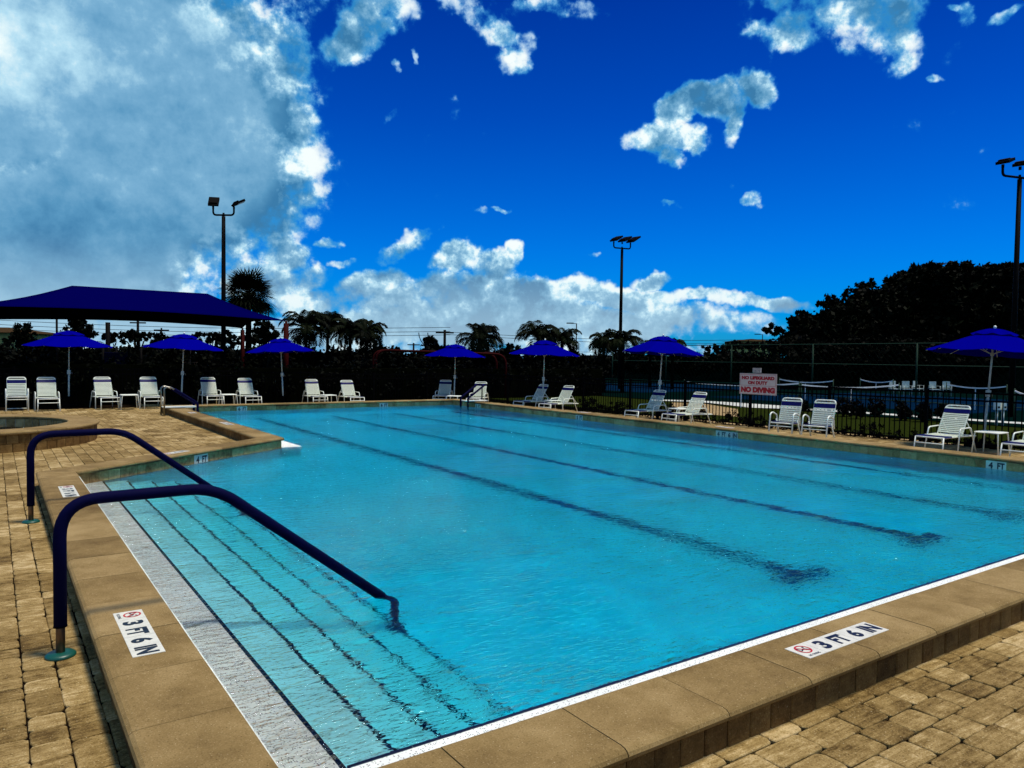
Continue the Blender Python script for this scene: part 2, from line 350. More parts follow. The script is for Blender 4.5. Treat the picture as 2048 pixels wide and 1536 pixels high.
def gz(x, y):
    """the far and right-hand decks fall away a little from the pool"""
    if x > 13.9: return -0.02 - .15 * min(1, max(0, (y - 2) / 20)) - 0.0
    if y > 23.6 and x > 4: return -.19 * min(1, (x - 4) / 8)
    return 0.0
# ground sheet with a hole around the pool
def ground():
    B = 3000; o = offset_poly(IN, .3)
    X0, Y0, X1, Y1 = -30, -25, 17.6, 27.6
    gzv = -.26
    mb = MB()
    mb.add([(-B, -B, gzv), (B, -B, gzv), (B, Y0, gzv), (-B, Y0, gzv)], [(0, 1, 2, 3)])
    mb.add([(-B, Y1, gzv), (B, Y1, gzv), (B, B, gzv), (-B, B, gzv)], [(0, 1, 2, 3)])
    mb.add([(-B, Y0, gzv), (X0, Y0, gzv), (X0, Y1, gzv), (-B, Y1, gzv)], [(0, 1, 2, 3)])
    mb.add([(X1, Y0, gzv), (B, Y0, gzv), (B, Y1, gzv), (X1, Y1, gzv)], [(0, 1, 2, 3)])
    return tag(mb.build('ground', M['earth']), kind='structure')
ground()

def rounded(x0, y0, x1, y1, z, rng, near):
    """one tumbled paver: worn corners, chamfered top"""
    g = .0024; x0 += g; y0 += g; x1 -= g; y1 -= g; j = .0035
    c = .020; ch = .006
    if near:
        base = []
        for (cx, cy, sx, sy) in ((x0, y0, 1, 1), (x1, y0, -1, 1), (x1, y1, -1, -1), (x0, y1, 1, -1)):
            cc = c * rng.uniform(.6, 1.7)
            pts = [(cx, cy + sy * cc), (cx + sx * cc * .3, cy + sy * cc * .3), (cx + sx * cc, cy)]
            if sx * sy < 0: pts = pts[::-1]
            base += [(px + rng.uniform(-j, j), py + rng.uniform(-j, j)) for px, py in pts]
    else:
        base = [(x0, y0), (x1, y0), (x1, y1), (x0, y1)]
    mx, my = (x0 + x1) / 2, (y0 + y1) / 2; n = len(base)
    dz = rng.uniform(-.002, .002); hx = (x1 - x0) / 2; hy = (y1 - y0) / 2
    sx_, sy_ = rng.uniform(-.0015, .0015), rng.uniform(-.0015, .0015)
    def lay(ins, zz):
        return [(mx + (px - mx) * (1 - ins / hx), my + (py - my) * (1 - ins / hy), zz + sx_ * (px - mx) / hx + sy_ * (py - my) / hy) for px, py in base]
    vs = lay(0, z - .03) + lay(0, z - ch * .9 + dz) + lay(ch * .5, z - ch * .25 + dz) + lay(ch * 1.6, z + dz)
    fs = []
    for k in range(3):
        for i in range(n): fs.append((k * n + i, k * n + (i + 1) % n, (k + 1) * n + (i + 1) % n, (k + 1) * n + i))
    fs.append(tuple(range(3 * n, 4 * n)))
    return vs, fs
def in_poly(x, y, P):
    c = False; n = len(P)
    for i in range(n):
        (x1, y1), (x2, y2) = P[i], P[i - 1]
        if (y1 > y) != (y2 > y) and x < (x2 - x1) * (y - y1) / (y2 - y1) + x1: c = not c
    return c
SPA = (-.49, 17.21, 2.2)
def deck():
    rng = random.Random(3); mb = MB(); O2 = offset_poly(IN, .32)
    def lay(x0, x1, y0, y1, along_y, zf):
        w = .155
        if along_y:
            x = x0
            while x < x1:
                ww = w * rng.choice((1, 1, 1.0)); y = y0 - rng.random() * .3
                while y < y1:
                    ll = rng.choice((.155, .155, .232, .31)); put(x, y, x + ww, y + ll, zf); y += ll
                x += ww
        else:
            y = y0
            while y < y1:
                x = x0 - rng.random() * .3
                while x < x1:
                    ll = rng.choice((.155, .232, .232, .31)); put(x, y, x + ll, y + w, zf); x += ll
                y += w
    def put(xa, ya, xb, yb, zf):
        cx, cy = (xa + xb) / 2, (ya + yb) / 2
        if in_poly(cx, cy, O2): return
        if (cx - SPA[0]) ** 2 + (cy - SPA[1]) ** 2 < (SPA[2] - .1) ** 2: return
        d = math.hypot(cx, cy)
        fwd = cx * F0.x + cy * F0.y; lat = cx * R0.x + cy * R0.y
        if fwd < .9 or abs(lat) > fwd * .75 + .8: return
        vs, fs = rounded(xa, ya, xb, yb, zf(cx, cy), rng, d < 14)
        mb.add(vs, fs, rng.random())
    lay(-5.0, .52, 1.0, 25.75, True, gz)
    lay(.52, 4.12, 11.0, 25.75, True, gz)
    lay(.52, 8.5, .5, 2.2, False, gz)
    lay(4.12, 17.1, 23.5, 27.4, False, gz)
    lay(13.85, 17.1, 1.0, 23.5, False, gz)
    o = mb.build('pool_deck', M['paver'], colors=True); tag(o, kind='structure')
    # sand bed under the pavers, sloping with them
    sb = MB(); z = -.012
    O3 = offset_poly(IN, .25)
    def s(xa, ya, xb, yb): sb.add([(x, y, gz(x if x > xa else xa + 1e-4, y) + z) for x, y in ((xa, ya), (xb, ya), (xb, yb), (xa, yb))], [(0, 1, 2, 3)])
    s(-30, -25, O3[0][0], 27.6)
    s(O3[0][0], -25, 17.6, O3[0][1])
    s(O3[0][0], 13.9, O3[2][0], 27.6)
    sb.add([(O3[0][0], 11.1, z), (O3[2][0], O3[2][1], z), (O3[2][0], 13.9, z), (O3[0][0], 13.9, z)], [(0, 1, 2, 3)])
    n = 10
    for i in range(n):
        xa = 4.12 + (17.6 - 4.12) * i / n; xb = 4.12 + (17.6 - 4.12) * (i + 1) / n
        sb.add([(xa, O3[3][1], gz(min(xa, 13.8), 24) + z), (xb, O3[3][1], gz(min(xb, 13.8), 24) + z), (xb, 27.6, gz(min(xb, 13.8), 25) + z), (xa, 27.6, gz(min(xa, 13.8), 25) + z)], [(0, 1, 2, 3)])
        ya = 2.2 + (O3[3][1] - 2.2) * i / n; yb = 2.2 + (O3[3][1] - 2.2) * (i + 1) / n
        sb.add([(13.75, ya, gz(14, ya) + z), (17.6, ya, gz(14, ya) + z), (17.6, yb, gz(14, yb) + z), (13.75, yb, gz(14, yb) + z)], [(0, 1, 2, 3)])
    tag(sb.build('sand_bed', M['joint']), kind='structure')
deck()

# ------------------------------------------------------------------ swimming pool
pool = thing('swimming_pool', 'large L-shaped swimming pool with raised tan coping and dark lane lines', 'swimming pool', (6, 12, 0))
def P_(o): o.parent = pool; o.matrix_parent_inverse = Matrix.Translation((-6, -12, 0)); return o
ZC, ZU = .19, .132                              # coping top and underside
def coping_run(mb, a, b, oa, ob, rng, inner_bull=False, L=.605, start=0.0):
    """coping stones along inner edge a-b, outer edge oa-ob"""
    a, b, oa, ob = map(Vector, (a, b, oa, ob)); t = (b - a); n = t.length; t.normalize(); nrm = Vector((-t.y, t.x))
    W = (oa - a).dot(nrm)
    prof = [(0.006, ZU), (-.004, ZU + .012), (-.004, ZC - .014), (.004, ZC - .003), (.016, ZC)]
    if inner_bull: prof = [(0.02, ZU), (-.006, ZU + .010), (-.012, ZU + .028), (-.006, ZC - .012), (.006, ZC - .003), (.022, ZC)]
    outp = [(W - .045, ZC), (W - .022, ZC - .004), (W - .007, ZC - .014), (W, ZC - .029), (W - .006, ZC - .044), (W - .02, ZU)]
    pr = prof + outp; m = len(pr)
    def s_of(w, end):                            # mitred ends
        if end == 0: o_ = (oa - a).dot(t); return o_ * w / W
        o_ = (ob - b).dot(t); return n + o_ * w / W
    cuts = []; s = start
    while s < n - .12: 
        if s > .12: cuts.append(s)
        s += L
    edges = [None] + cuts + ['e']
    for i in range(len(edges) - 1):
        e0, e1 = edges[i], edges[i + 1]; g = .0028; dz = rng.uniform(-.0012, .0012); vs = []
        for e, sg in ((e0, 1), (e1, -1)):
            for w, z in pr:
                s = s_of(w, 0) if e is None else s_of(w, 1) if e == 'e' else e
                q = a + t * (s + sg * g) + nrm * w; vs.append((q.x, q.y, z + dz))
        fs = [(k, (k + 1) % m, m + (k + 1) % m, m + k) for k in range(m)] + [tuple(range(m - 1, -1, -1)), tuple(range(m, 2 * m))]
        mb.add(vs, fs, rng.random())
def face_course(mb, a, b, z0, z1, rng, widths, thick=.05, gap=.004):
    """upright pavers from a to b, face on the left-hand side of the direction"""
    a, b = Vector(a), Vector(b); t = (b - a); n = t.length; t.normalize(); nr = Vector((-t.y, t.x)); s = -rng.random() * .1
    while s < n:
        w = rng.choice(widths); s0, s1 = max(0, s) + gap / 2, min(n, s + w) - gap / 2; s += w
        if s1 - s0 < .01: continue
        o = rng.uniform(-.003, .003); c = .008; vs = []
        for d, ins, in ((-thick, 0), (o - c * .6, 0), (o, c)):
            for ss_, zz in ((s0 + ins, z0 + ins), (s1 - ins, z0 + ins), (s1 - ins, z1 - ins), (s0 + ins, z1 - ins)):
                q = a + t * ss_ + nr * d; vs.append((q.x, q.y, zz))
        fs = [(3, 2, 1, 0), (8, 9, 10, 11)]
        for k in range(2):
            for i in range(4): fs.append((k * 4 + i, k * 4 + (i + 1) % 4, (k + 1) * 4 + (i + 1) % 4, (k + 1) * 4 + i))
        mb.add(vs, fs, rng.random())
def build_pool():
    rng = random.Random(11)
    mb = MB(); n = len(IN)
    starts = [3.31 - 2.53 - .605, .35, .3, .2, .33, .4]
    for i in range(n):
        j = (i + 1) % n
        st = starts[i]
        if i == 5: st = (13.5 - 12.32) % .605
        coping_run(mb, IN[i], IN[j], OUT[i], OUT[j], rng, inner_bull=(i in (1, 2, 3, 4)), start=st)
    P_(mb.build('coping', M['coping'], colors=True))
    # outer faces below the coping
    F = offset_poly(IN, .395); mb = MB()
    for i in range(n):
        j = (i + 1) % n
        if i in (3, 4): z0 = -.22
        else: z0 = -.02
        face_course(mb, F[i], F[j], z0, ZU, rng, (.12, .15, .155, .2))
    P_(mb.build('outer_wall', M['riser'], colors=True))
    mb = MB()
    K = offset_poly(IN, .352); K2 = offset_poly(IN, .05)
    for i in range(n):
        j = (i + 1) % n
        mb.add([(K[i][0], K[i][1], -.3), (K[j][0], K[j][1], -.3), (K[j][0], K[j][1], ZU - .004), (K[i][0], K[i][1], ZU - .004)], [(0, 1, 2, 3)])
        mb.add([(K[i][0], K[i][1], ZU - .004), (K[j][0], K[j][1], ZU - .004), (K2[j][0], K2[j][1], ZU - .004), (K2[i][0], K2[i][1], ZU - .004)], [(0, 1, 2, 3)])
    P_(mb.build('core_wall', M['joint']))
    # tiled inner faces above the water on the far sides
    I = offset_poly(IN, .03); mb = MB()
    for i in (1, 2, 3, 4):
        j = (i + 1) % n
        face_course(mb, I[j], I[i], -.03, ZU, rng, (.15, .155, .2, .3), .03, .003)
    P_(mb.build('waterline_tiles', M['walltile'], colors=True))
    # basin
    W = [(.89, 2.56), (.89, 11.02), (4.36, 13.70), (4.36, 23.17), (13.47, 23.17), (13.47, 2.56)]
    def fz(y): return -1.07 - .50 * max(0, min(1, (y - 6) / 16))
    mb = MB()
    ys = [2.5, 4, 6, 8, 10, 12, 14, 16, 18, 20, 22, 23.4]
    for k in range(len(ys) - 1):
        mb.add([(.8, ys[k], fz(ys[k])), (13.8, ys[k], fz(ys[k])), (13.8, ys[k + 1], fz(ys[k + 1])), (.8, ys[k + 1], fz(ys[k + 1]))], [(0, 1, 2, 3)])
    I2 = offset_poly(IN, .058)
    for i in range(n):
        j = (i + 1) % n
        zt = -.02 if i in (1, 2, 3, 4) else ZU - .006
        a, b = (I2[i], I2[j]) if i in (1, 2, 3, 4) else (I[i], I[j])
        mb.add([(a[0], a[1], -2), (b[0], b[1], -2), (b[0], b[1], zt), (a[0], a[1], zt)], [(0, 1, 2, 3)])
    P_(mb.build('basin', M['basin']))
    # speckled ledge just at the water line on the near, left and peninsula sides
    mb = MB(); zl = -.012
    mb.add([(.84, 2.5, -.009), (1.20, 2.5, -.009), (1.20, 11.26, -.014), (.84, 11.26, -.014), (1.20, 2.5, -1.3), (1.20, 11.26, -1.3)], [(0, 1, 2, 3), (1, 4, 5, 2)]); mb.box((1.202, 2.5, -2), (13.55, 2.90, .006))
    mb.add([(4.37, 13.72, .004), (4.74, 13.72, .004), (4.72, 23.2, .004), (4.37, 23.2, .004), (4.37, 13.72, -2), (4.74, 13.72, -2), (4.72, 23.2, -2), (4.37, 23.2, -2)], [(0, 1, 2, 3), (0, 4, 5, 1), (1, 5, 6, 2), (0, 3, 7, 4)])
    mb.add([(.9, 11.0, ZU - .01), (.887, 11.0, ZU - .01), (.887, 2.5, ZU - .01), (.9, 2.5, ZU - .01), (.9, 11.0, -.05), (.9, 2.5, -.05)], [(0, 1, 2, 3), (0, 3, 5, 4)])
    mb.add([(.887, 2.56, ZU - .01), (.887, 2.575, ZU - .01), (13.5, 2.575, ZU - .01), (13.5, 2.56, ZU - .01), (.887, 2.575, -.05), (13.5, 2.575, -.05)], [(0, 1, 2, 3), (1, 4, 5, 2)])
    P_(mb.build('ledge', M['granite']))
    # dark nosing tiles with hairline grout
    def tiles(mb, a, b, w, z, L=.30):
        a, b = Vector(a), Vector(b); t = b - a; n_ = t.length; t.normalize(); nr = Vector((-t.y, t.x)); s = 0
        while s < n_:
            e = min(n_, s + L) - .003; p = [a + t * s, a + t * e, a + t * e + nr * w, a + t * s + nr * w]
            mb.add([(q.x, q.y, z) for q in p] + [(q.x, q.y, z - .012) for q in p], [(0, 1, 2, 3), (0, 4, 5, 1), (1, 5, 6, 2), (2, 6, 7, 3), (3, 7, 4, 0)]); s += L
    mb = MB(); tiles(mb, (1.200, 2.9), (1.200, 11.20), .022, -.004); tiles(mb, (1.2, 2.884), (13.4, 2.884), .020, .009)
    d = (Vector((4.36, 13.70)) - Vector((.9, 11.03))).normalized()
    tiles(mb, (1.19, 11.222), (4.34, 13.645), .012, -.002)
    tiles(mb, (13.46, 23.1), (13.46, 3.0), -.012, -.002)
    P_(mb.build('nosing_tiles', M['blacktile']))
    # steps down from the left wall
    for k in range(1, 5):
        z = -.012 - .165 * k; x0, x1 = 1.2 + .3 * (k - 1), 1.2 + .3 * k
        mb = MB().add([(x0, 2.88, z), (x1, 2.88, z), (x1, 11.4, z), (x0, 11.25, z), (x1, 2.88, -1.3), (x1, 11.4, -1.3)], [(0, 1, 2, 3), (1, 4, 5, 2)])
        st = P_(mb.build('step', M['basin']))
        mb = MB(); tiles(mb, (x1, 2.9), (x1, 11.3), .025, z + .004); mb.build('nosing', M['blacktile'], st)
        
    # lane lines with T ends
    for x in (6.3, 8.5, 10.65, 12.72):
        mb = MB(); ys2 = [4.3, 6, 10, 14, 18, 22.0]
        for k in range(len(ys2) - 1):
            a, b = ys2[k], ys2[k + 1]
            mb.add([(x - .095, a, fz(a) + .006), (x + .095, a, fz(a) + .006), (x + .095, b, fz(b) + .006), (x - .095, b, fz(b) + .006)], [(0, 1, 2, 3)])
        y0 = 4.3; mb.add([(x - .36, y0 - .2, fz(y0) + .006), (x + .36, y0 - .2, fz(y0) + .006), (x + .36, y0, fz(y0) + .006), (x - .36, y0, fz(y0) + .006)], [(0, 1, 2, 3)])
        P_(mb.build('lane_line', M['navytile']))
build_pool()

def water_material():
    m = bpy.data.materials.new('pool water'); m.use_nodes = True; nt = m.node_tree; nt.nodes.clear(); T = NT(nt)
    tc = T.n('ShaderNodeTexCoord'); P = tc.outputs['Object']
    mp = T.n('ShaderNodeMapping', ins={'Vector': P, 'Rotation': (0, 0, R(-30)), 'Scale': (.8, 1.5, 1)})
    a = T.n('ShaderNodeTexNoise', ins={'Vector': mp.outputs[0], 'Scale': 1.15, 'Detail': 2.0, 'Distortion': .5})
    b = T.n('ShaderNodeTexNoise', ins={'Vector': mp.outputs[0], 'Scale': 7.5, 'Detail': 3.0, 'Roughness': .55, 'Distortion': .6})
    mp2 = T.n('ShaderNodeMapping', ins={'Vector': P, 'Rotation': (0, 0, R(-38)), 'Scale': (.55, 1.6, 1)})
    c_ = T.n('ShaderNodeTexNoise', ins={'Vector': mp2.outputs[0], 'Scale': 17.0, 'Detail': 2.0, 'Distortion': .4})
    patch = T.n('ShaderNodeTexNoise', ins={'Vector': P, 'Scale': .35, 'Detail': 2.0})
    amp = T.ss(patch.outputs[0], .35, .65, .35, 1.6)
    h = T.m('ADD', T.m('MULTIPLY', a.outputs[0], .038), T.m('MULTIPLY', T.m('ADD', T.m('MULTIPLY', b.outputs[0], .016), T.m('MULTIPLY', c_.outputs[0], .0065)), amp))
    bp = T.n('ShaderNodeBump', ins={'Height': h, 'Distance': 1.0, 'Strength': 1.0})
    h2 = T.m('ADD', h, T.m('MULTIPLY', T.m('ADD', T.m('MULTIPLY', c_.outputs[0], .016), T.m('MULTIPLY', b.outputs[0], .022)), amp))
    bs = T.n('ShaderNodeBump', ins={'Height': h2, 'Distance': 1.0, 'Strength': 1.0})
    rf = T.n('ShaderNodeBsdfRefraction', ins={'Color': (1, 1, 1, 1), 'Roughness': 0.0, 'IOR': 1.33, 'Normal': bp.outputs[0]})
    gl = T.n('ShaderNodeBsdfGlossy', ins={'Roughness': .02, 'Normal': bs.outputs[0]})
    fr = T.n('ShaderNodeFresnel', ins={'IOR': 1.33, 'Normal': bs.outputs[0]})
    mx = T.n('ShaderNodeMixShader', ins={0: fr.outputs[0], 1: rf.outputs[0], 2: gl.outputs[0]})
    ab = T.n('ShaderNodeVolumeAbsorption', ins={'Color': (0.0, .945, 1.0, 1), 'Density': 2.1})
    T.n('ShaderNodeOutputMaterial', ins={'Surface': mx.outputs[0], 'Volume': ab.outputs[0]})
    return m
M['water'] = water_material()
wp = offset_poly(IN, .10)[::-1]      # counter-clockwise, so the faces look outwards
tag(MB().prism(wp, -2.6, 0.0).build('water', M['water']), kind='structure')

# ---- writing
def textmesh(txt, bold=.0):
    cu = bpy.data.curves.new('t', 'FONT'); cu.body = txt; cu.size = 1; cu.offset = bold; cu.align_x = 'LEFT'; cu.resolution_u = 4
    o = bpy.data.objects.new('t', cu); COL.objects.link(o)
    dg = bpy.context.evaluated_depsgraph_get(); me = bpy.data.meshes.new_from_object(o.evaluated_get(dg))
    vs = [tuple(v.co) for v in me.vertices]; fs = [tuple(p.vertices) for p in me.polygons]
    bpy.data.objects.remove(o); bpy.data.curves.remove(cu); bpy.data.meshes.remove(me)
    x0 = min(v[0] for v in vs); x1 = max(v[0] for v in vs); y0 = min(v[1] for v in vs); y1 = max(v[1] for v in vs)
    return [((v[0] - x0) / (x1 - x0), (v[1] - y0) / (y1 - y0)) for v in vs], fs
TM = {}
def put_text(mb, txt, origin, ex, ey, x0, y0, w, h, lift, bold=.012):
    """text filling the box (x0,y0,w,h) of a board with axes ex, ey"""
    if (txt, bold) not in TM: TM[(txt, bold)] = textmesh(txt, bold)
    vs, fs = TM[(txt, bold)]; nz = ex.cross(ey)
    mb.add([origin + ex * (x0 + a * w) + ey * (y0 + b * h) + nz * lift for a, b in vs], fs)
def ring(mb, c, ex, ey, r0, r1, lift, n=28):
    nz = ex.cross(ey); vs = []
    for k in range(n):
        a = 2 * math.pi * k / n; d = ex * math.cos(a) + ey * math.sin(a); vs += [c + d * r0 + nz * lift, c + d * r1 + nz * lift]
    mb.add(vs, [(2 * k, 2 * k + 1, (2 * k + 3) % (2 * n), (2 * k + 2) % (2 * n)) for k in range(n)])
def bar2(mb, p, q, w, nz, lift):
    t = (q - p).normalized(); s = nz.cross(t) * w / 2; l = nz * lift
    mb.add([p - s + l, q - s + l, q + s + l, p + s + l], [(0, 1, 2, 3)])
def depth_marker(words, origin, ex, ey, icon, tile=.152, h=.152, tone='whitetile'):
    """row of ceramic tiles: words = list of tile texts"""
    origin = Vector(origin); ex = Vector(ex); ey = Vector(ey); nz = ex.cross(ey)
    n = len(words) + (1 if icon else 0); mb = MB()
    for k in range(n):
        a = origin + ex * (k * tile + .001); b = origin + ex * ((k + 1) * tile - .001)
        top = [a, b, b + ey * h, a + ey * h]
        mb.add([q + nz * .002 for q in top] + [q - nz * .004 for q in top], [(0, 1, 2, 3), (0, 4, 5, 1), (1, 5, 6, 2), (2, 6, 7, 3), (3, 7, 4, 0)])
    base = P_(mb.build('depth_marker', M[tone])); base['label'] = 'pale tile depth marker reading ' + ' '.join(words)
    ik = MB(); k0 = 1 if icon else 0
    for i, wd in enumerate(words):
        wid = .068 if len(wd) == 1 else .112
        put_text(ik, wd, origin, ex, ey, (k0 + i) * tile + (tile - wid) / 2, h * .15, wid, h * .70, .0028, .05)
    if icon:
        c = origin + ex * tile * .5 + ey * h * .60
        # a diving figure
        bar2(ik, c + ex * -.028 + ey * -.012, c + ex * .012 + ey * .006, .008, nz, .0028)
        bar2(ik, c + ex * .012 + ey * .006, c + ex * .030 + ey * -.018, .006, nz, .0028)
        bar2(ik, c + ex * -.028 + ey * -.012, c + ex * -.030 + ey * .024, .006, nz, .0028)
        ring(ik, c + ex * .02 + ey * .018, ex, ey, 0, .007, .0028, 10)
        put_text(ik, 'NO DIVING', origin, ex, ey, .030, .014, .092, .017, .0028, .01)
        rd = MB(); ring(rd, c, ex, ey, .038, .047, .0034); bar2(rd, c + (ex - ey) * -.028, c + (ex - ey) * .028, .008, nz, .0038)
        rd.build('prohibition_ring', M['redink'], base)
    ik.build('lettering', M['ink'], base)
    return base
X_, Y_, Z_ = Vector((1, 0, 0)), Vector((0, 1, 0)), Vector((0, 0, 1))
depth_marker(['3', 'FT', '6', 'IN'], (3.45, 2.250, ZC), X_, Y_, True)
depth_marker(['3', 'FT', '6', 'IN'], (.563, 4.876, ZC), -Y_, X_, True)
depth_marker(['3', 'FT', '6', 'IN'], (.592, 9.838, ZC), -Y_, X_, True)
dt = Vector((3.53, 2.7, 0)).normalized(); dn = Vector((-dt.y, dt.x, 0))
depth_marker(['4', 'FT'], Vector((IN[1][0], IN[1][1], ZC)) + dt * 1.75 + dn * .14, dt, dn, True)
depth_marker(['4', 'FT', '6', 'IN'], (4.12, 17.4, ZC), -Y_, X_, True)
depth_marker(['6', 'FT'], (4.12, 20.7, ZC), -Y_, X_, True)
# upright ones on the inner faces
f0 = Vector((IN[1][0], IN[1][1], 0)) + Vector((-dt.y, dt.x, 0)) * .03
s0 = (at(376, 918, .07) - f0).dot(dt)
depth_marker(['4', 'FT'], f0 + dt * s0 - dn * .006 + Z_ * -.022, dt, Z_, False)
for y, w in ((21.7, ['5', 'FT']), (16.35, ['5', 'FT']), (11.35, ['4', 'FT', '6', 'IN']), (5.70, ['4', 'FT'])):
    depth_marker(w, (13.524, y, -.022), -Y_, Z_, False)
for x in (6.02, 10.68): depth_marker(['6', 'FT'], (x, 23.224, -.022), X_, Z_, False)
for y in (16.6, 11.6): depth_marker(['5', 'FT'], (13.88, y - .5, ZC), Y_, -X_, True)

# ------------------------------------------------------------------ spa
def build_spa():
    cx, cy, r = SPA; rng = random.Random(5)
    t = thing('spa_pool', 'round raised spa pool with block wall and tan coping on the left deck', 'spa pool', (cx, cy, 0))
    N = 44; mb = MB()
    for row in range(2):
        z0, z1 = -.01 + row * .155, -.01 + (row + 1) * .155; n = 72
        for k in range(n):
            a0 = 2 * math.pi * (k + (row * .5)) / n + .0012; a1 = 2 * math.pi * (k + 1 + row * .5) / n - .0012; o = rng.uniform(-.004, .004); vs = []
            for rr, ins in ((r - .08, 0), (r - .008, 0), (r + o, .006)):
                da = ins / r
                for a, z in ((a0 + da, z0 + ins), (a1 - da, z0 + ins), (a1 - da, z1 - ins), (a0 + da, z1 - ins)): vs.append((rr * math.cos(a), rr * math.sin(a), z))
            fs = [(8, 9, 10, 11)] + [(k2 * 4 + i, k2 * 4 + (i + 1) % 4, (k2 + 1) * 4 + (i + 1) % 4, (k2 + 1) * 4 + i) for k2 in range(2) for i in range(4)]
            mb.add(vs, fs, rng.random())
    mb.build('block_wall', M['riser'], t, colors=True)
    mb = MB(); z = .30; n = 24; ri, ro = r - .50, r + .05
    prof = [(ri + .01, z), (ri - .004, z + .012), (ri - .004, z + .045), (ri + .012, z + .058), (ro - .04, z + .058), (ro - .015, z + .05), (ro - .002, z + .034), (ro - .004, z + .015), (ro - .02, z)]
    m = len(prof)
    for k in range(n):
        vs = []; S = 5
        for s in range(S):
            a = 2 * math.pi * (k + .004 + s / (S - 1) * .992) / n
            vs += [(p * math.cos(a), p * math.sin(a), q) for p, q in prof]
        fs = [(s * m + i, s * m + (i + 1) % m, (s + 1) * m + (i + 1) % m, (s + 1) * m + i) for s in range(S - 1) for i in range(m)]
        fs += [tuple(range(m)), tuple(range((S - 1) * m + m - 1, (S - 1) * m - 1, -1))]
        mb.add(vs, fs, rng.random())
    mb.build('coping', M['coping'], t, colors=True)
    mb = MB(); rr = ri + .02
    n = 60
    for k in range(n):
        a0 = 2 * math.pi * k / n; a1 = 2 * math.pi * (k + .97) / n
        mb.add([(rr * math.cos(a), rr * math.sin(a), q) for a, q in ((a0, .0), (a1, .0), (a1, .30), (a0, .30))], [(3, 2, 1, 0)], rng.random())
    mb.build('inner_tiles', M['walltile'], t, colors=True)
    P = arc_poly(0, 0, rr + .01, 60); mb = MB(); mb.prism([p for p in P][::-1], -.7, .297); mb.f = [f for f in mb.f if len(f) == 4 or min(f) < 60]
    mb.f = mb.f[:1] + mb.f[1:]; mb.c = [0.5] * len(mb.f); mb.build('basin', M['basin'], t)
    w = MB().prism(arc_poly(cx, cy, rr + .005, 60), -.68, .13).build('water', M['water']); tag(w, kind='structure')
build_spa()

# ------------------------------------------------------------------ handrails at the entry steps
def handrail(y, label):
    t = thing('handrail', label, 'handrail', (.30, y, 0), 0, 'navy padded handrails over the entry steps')
    p = [(0, 0, .17), (0, 0, .88), (.83, 0, .885), (1.97, 0, .0), (2.03, 0, -.05), (2.06, 0, -.10)]
    path = fillet(p[:3], .21, 8)[:-1] + fillet([Vector((.5, 0, .883)), p[2], p[3]], .16, 8)[1:]
    MB().tube(path, .034, 16).build('sleeve', M['navypad'], t, True)
    MB().tube(fillet([(1.97, 0, 0), (2.03, 0, -.055), (2.07, 0, -.14), (2.07, 0, -.62)], .05, 4), .030, 14).build('underwater_leg', M['navypad'], t, True)
    MB().cyl((2.07, 0, -.66), .07, .06, .04, 18).build('foot', M['navytile'], t, True)
    MB().cyl((0, 0, 0), .0235, .0235, .30, 14).build('post', M['steel'], t, True)
    mb = MB(); mb.tube([(0, 0, -.002), (0, 0, .012), (0, 0, .022), (0, 0, .026)], [.078, .078, .066, .03], 26).build('flange', M['flange'], t, True)
    MB().tube([(0, 0, .168), (0, 0, .176)], .0355, 14).build('sleeve_end', M['black'], t)
    return t
handrail(4.87, 'near navy padded handrail over the entry steps, closest to the viewer')
handrail(8.87, 'far navy padded handrail over the entry steps, in front of the spa')

def pool_ladder(x0, y0, d, label):
    """pair of hooped grab rails over the coping with a white plank between; d=+1 water towards +x"""
    t = thing('pool_ladder', label, 'pool ladder', (x0, y0, gz(x0, y0)), 0, 'ladders with navy padded grab rails')
    h = .78 - gz(x0, y0); wz = -gz(x0, y0)
    for s in (-.24, .24):
        r_ = MB().tube(fillet([(0, s, 0), (0, s, h), (d * .16, s, h), (d * .34, s, h - .12)], .1, 5), .021, 10).build('grab_rail', M['chrome'] if d > 0 else M['black'], t, True)
        MB().tube(fillet([(d * .26, s, h - .055), (d * .86, s, h - .46), (d * .86, s, wz + .03)], .07, 5), .034, 10).build('sleeve', M['navypad'], r_, True)
        MB().tube([(d * .86, s, wz + .05), (d * .86, s, wz - .9)], .022, 8).build('leg', M['black'], r_, True)
    MB().box((min(0, d * .86), -.2, wz + .205), (max(0, d * .86), .2, wz + .235)).build('plank', M['white'], t, bevel=.006)
    for k in range(3): MB().box((d * .86 - .05, -.24, wz - .2 - .27 * k), (d * .86 + .05, .24, wz - .17 - .27 * k)).build('tread', M['white'], t)
    return t
pool_ladder(3.83, 22.4, 1, 'pool ladder with steel hoops and white plank at the left end of the pool')
pool_ladder(14.06, 21.9, -1, 'pool ladder with dark hoops and white plank in the far right pool corner')

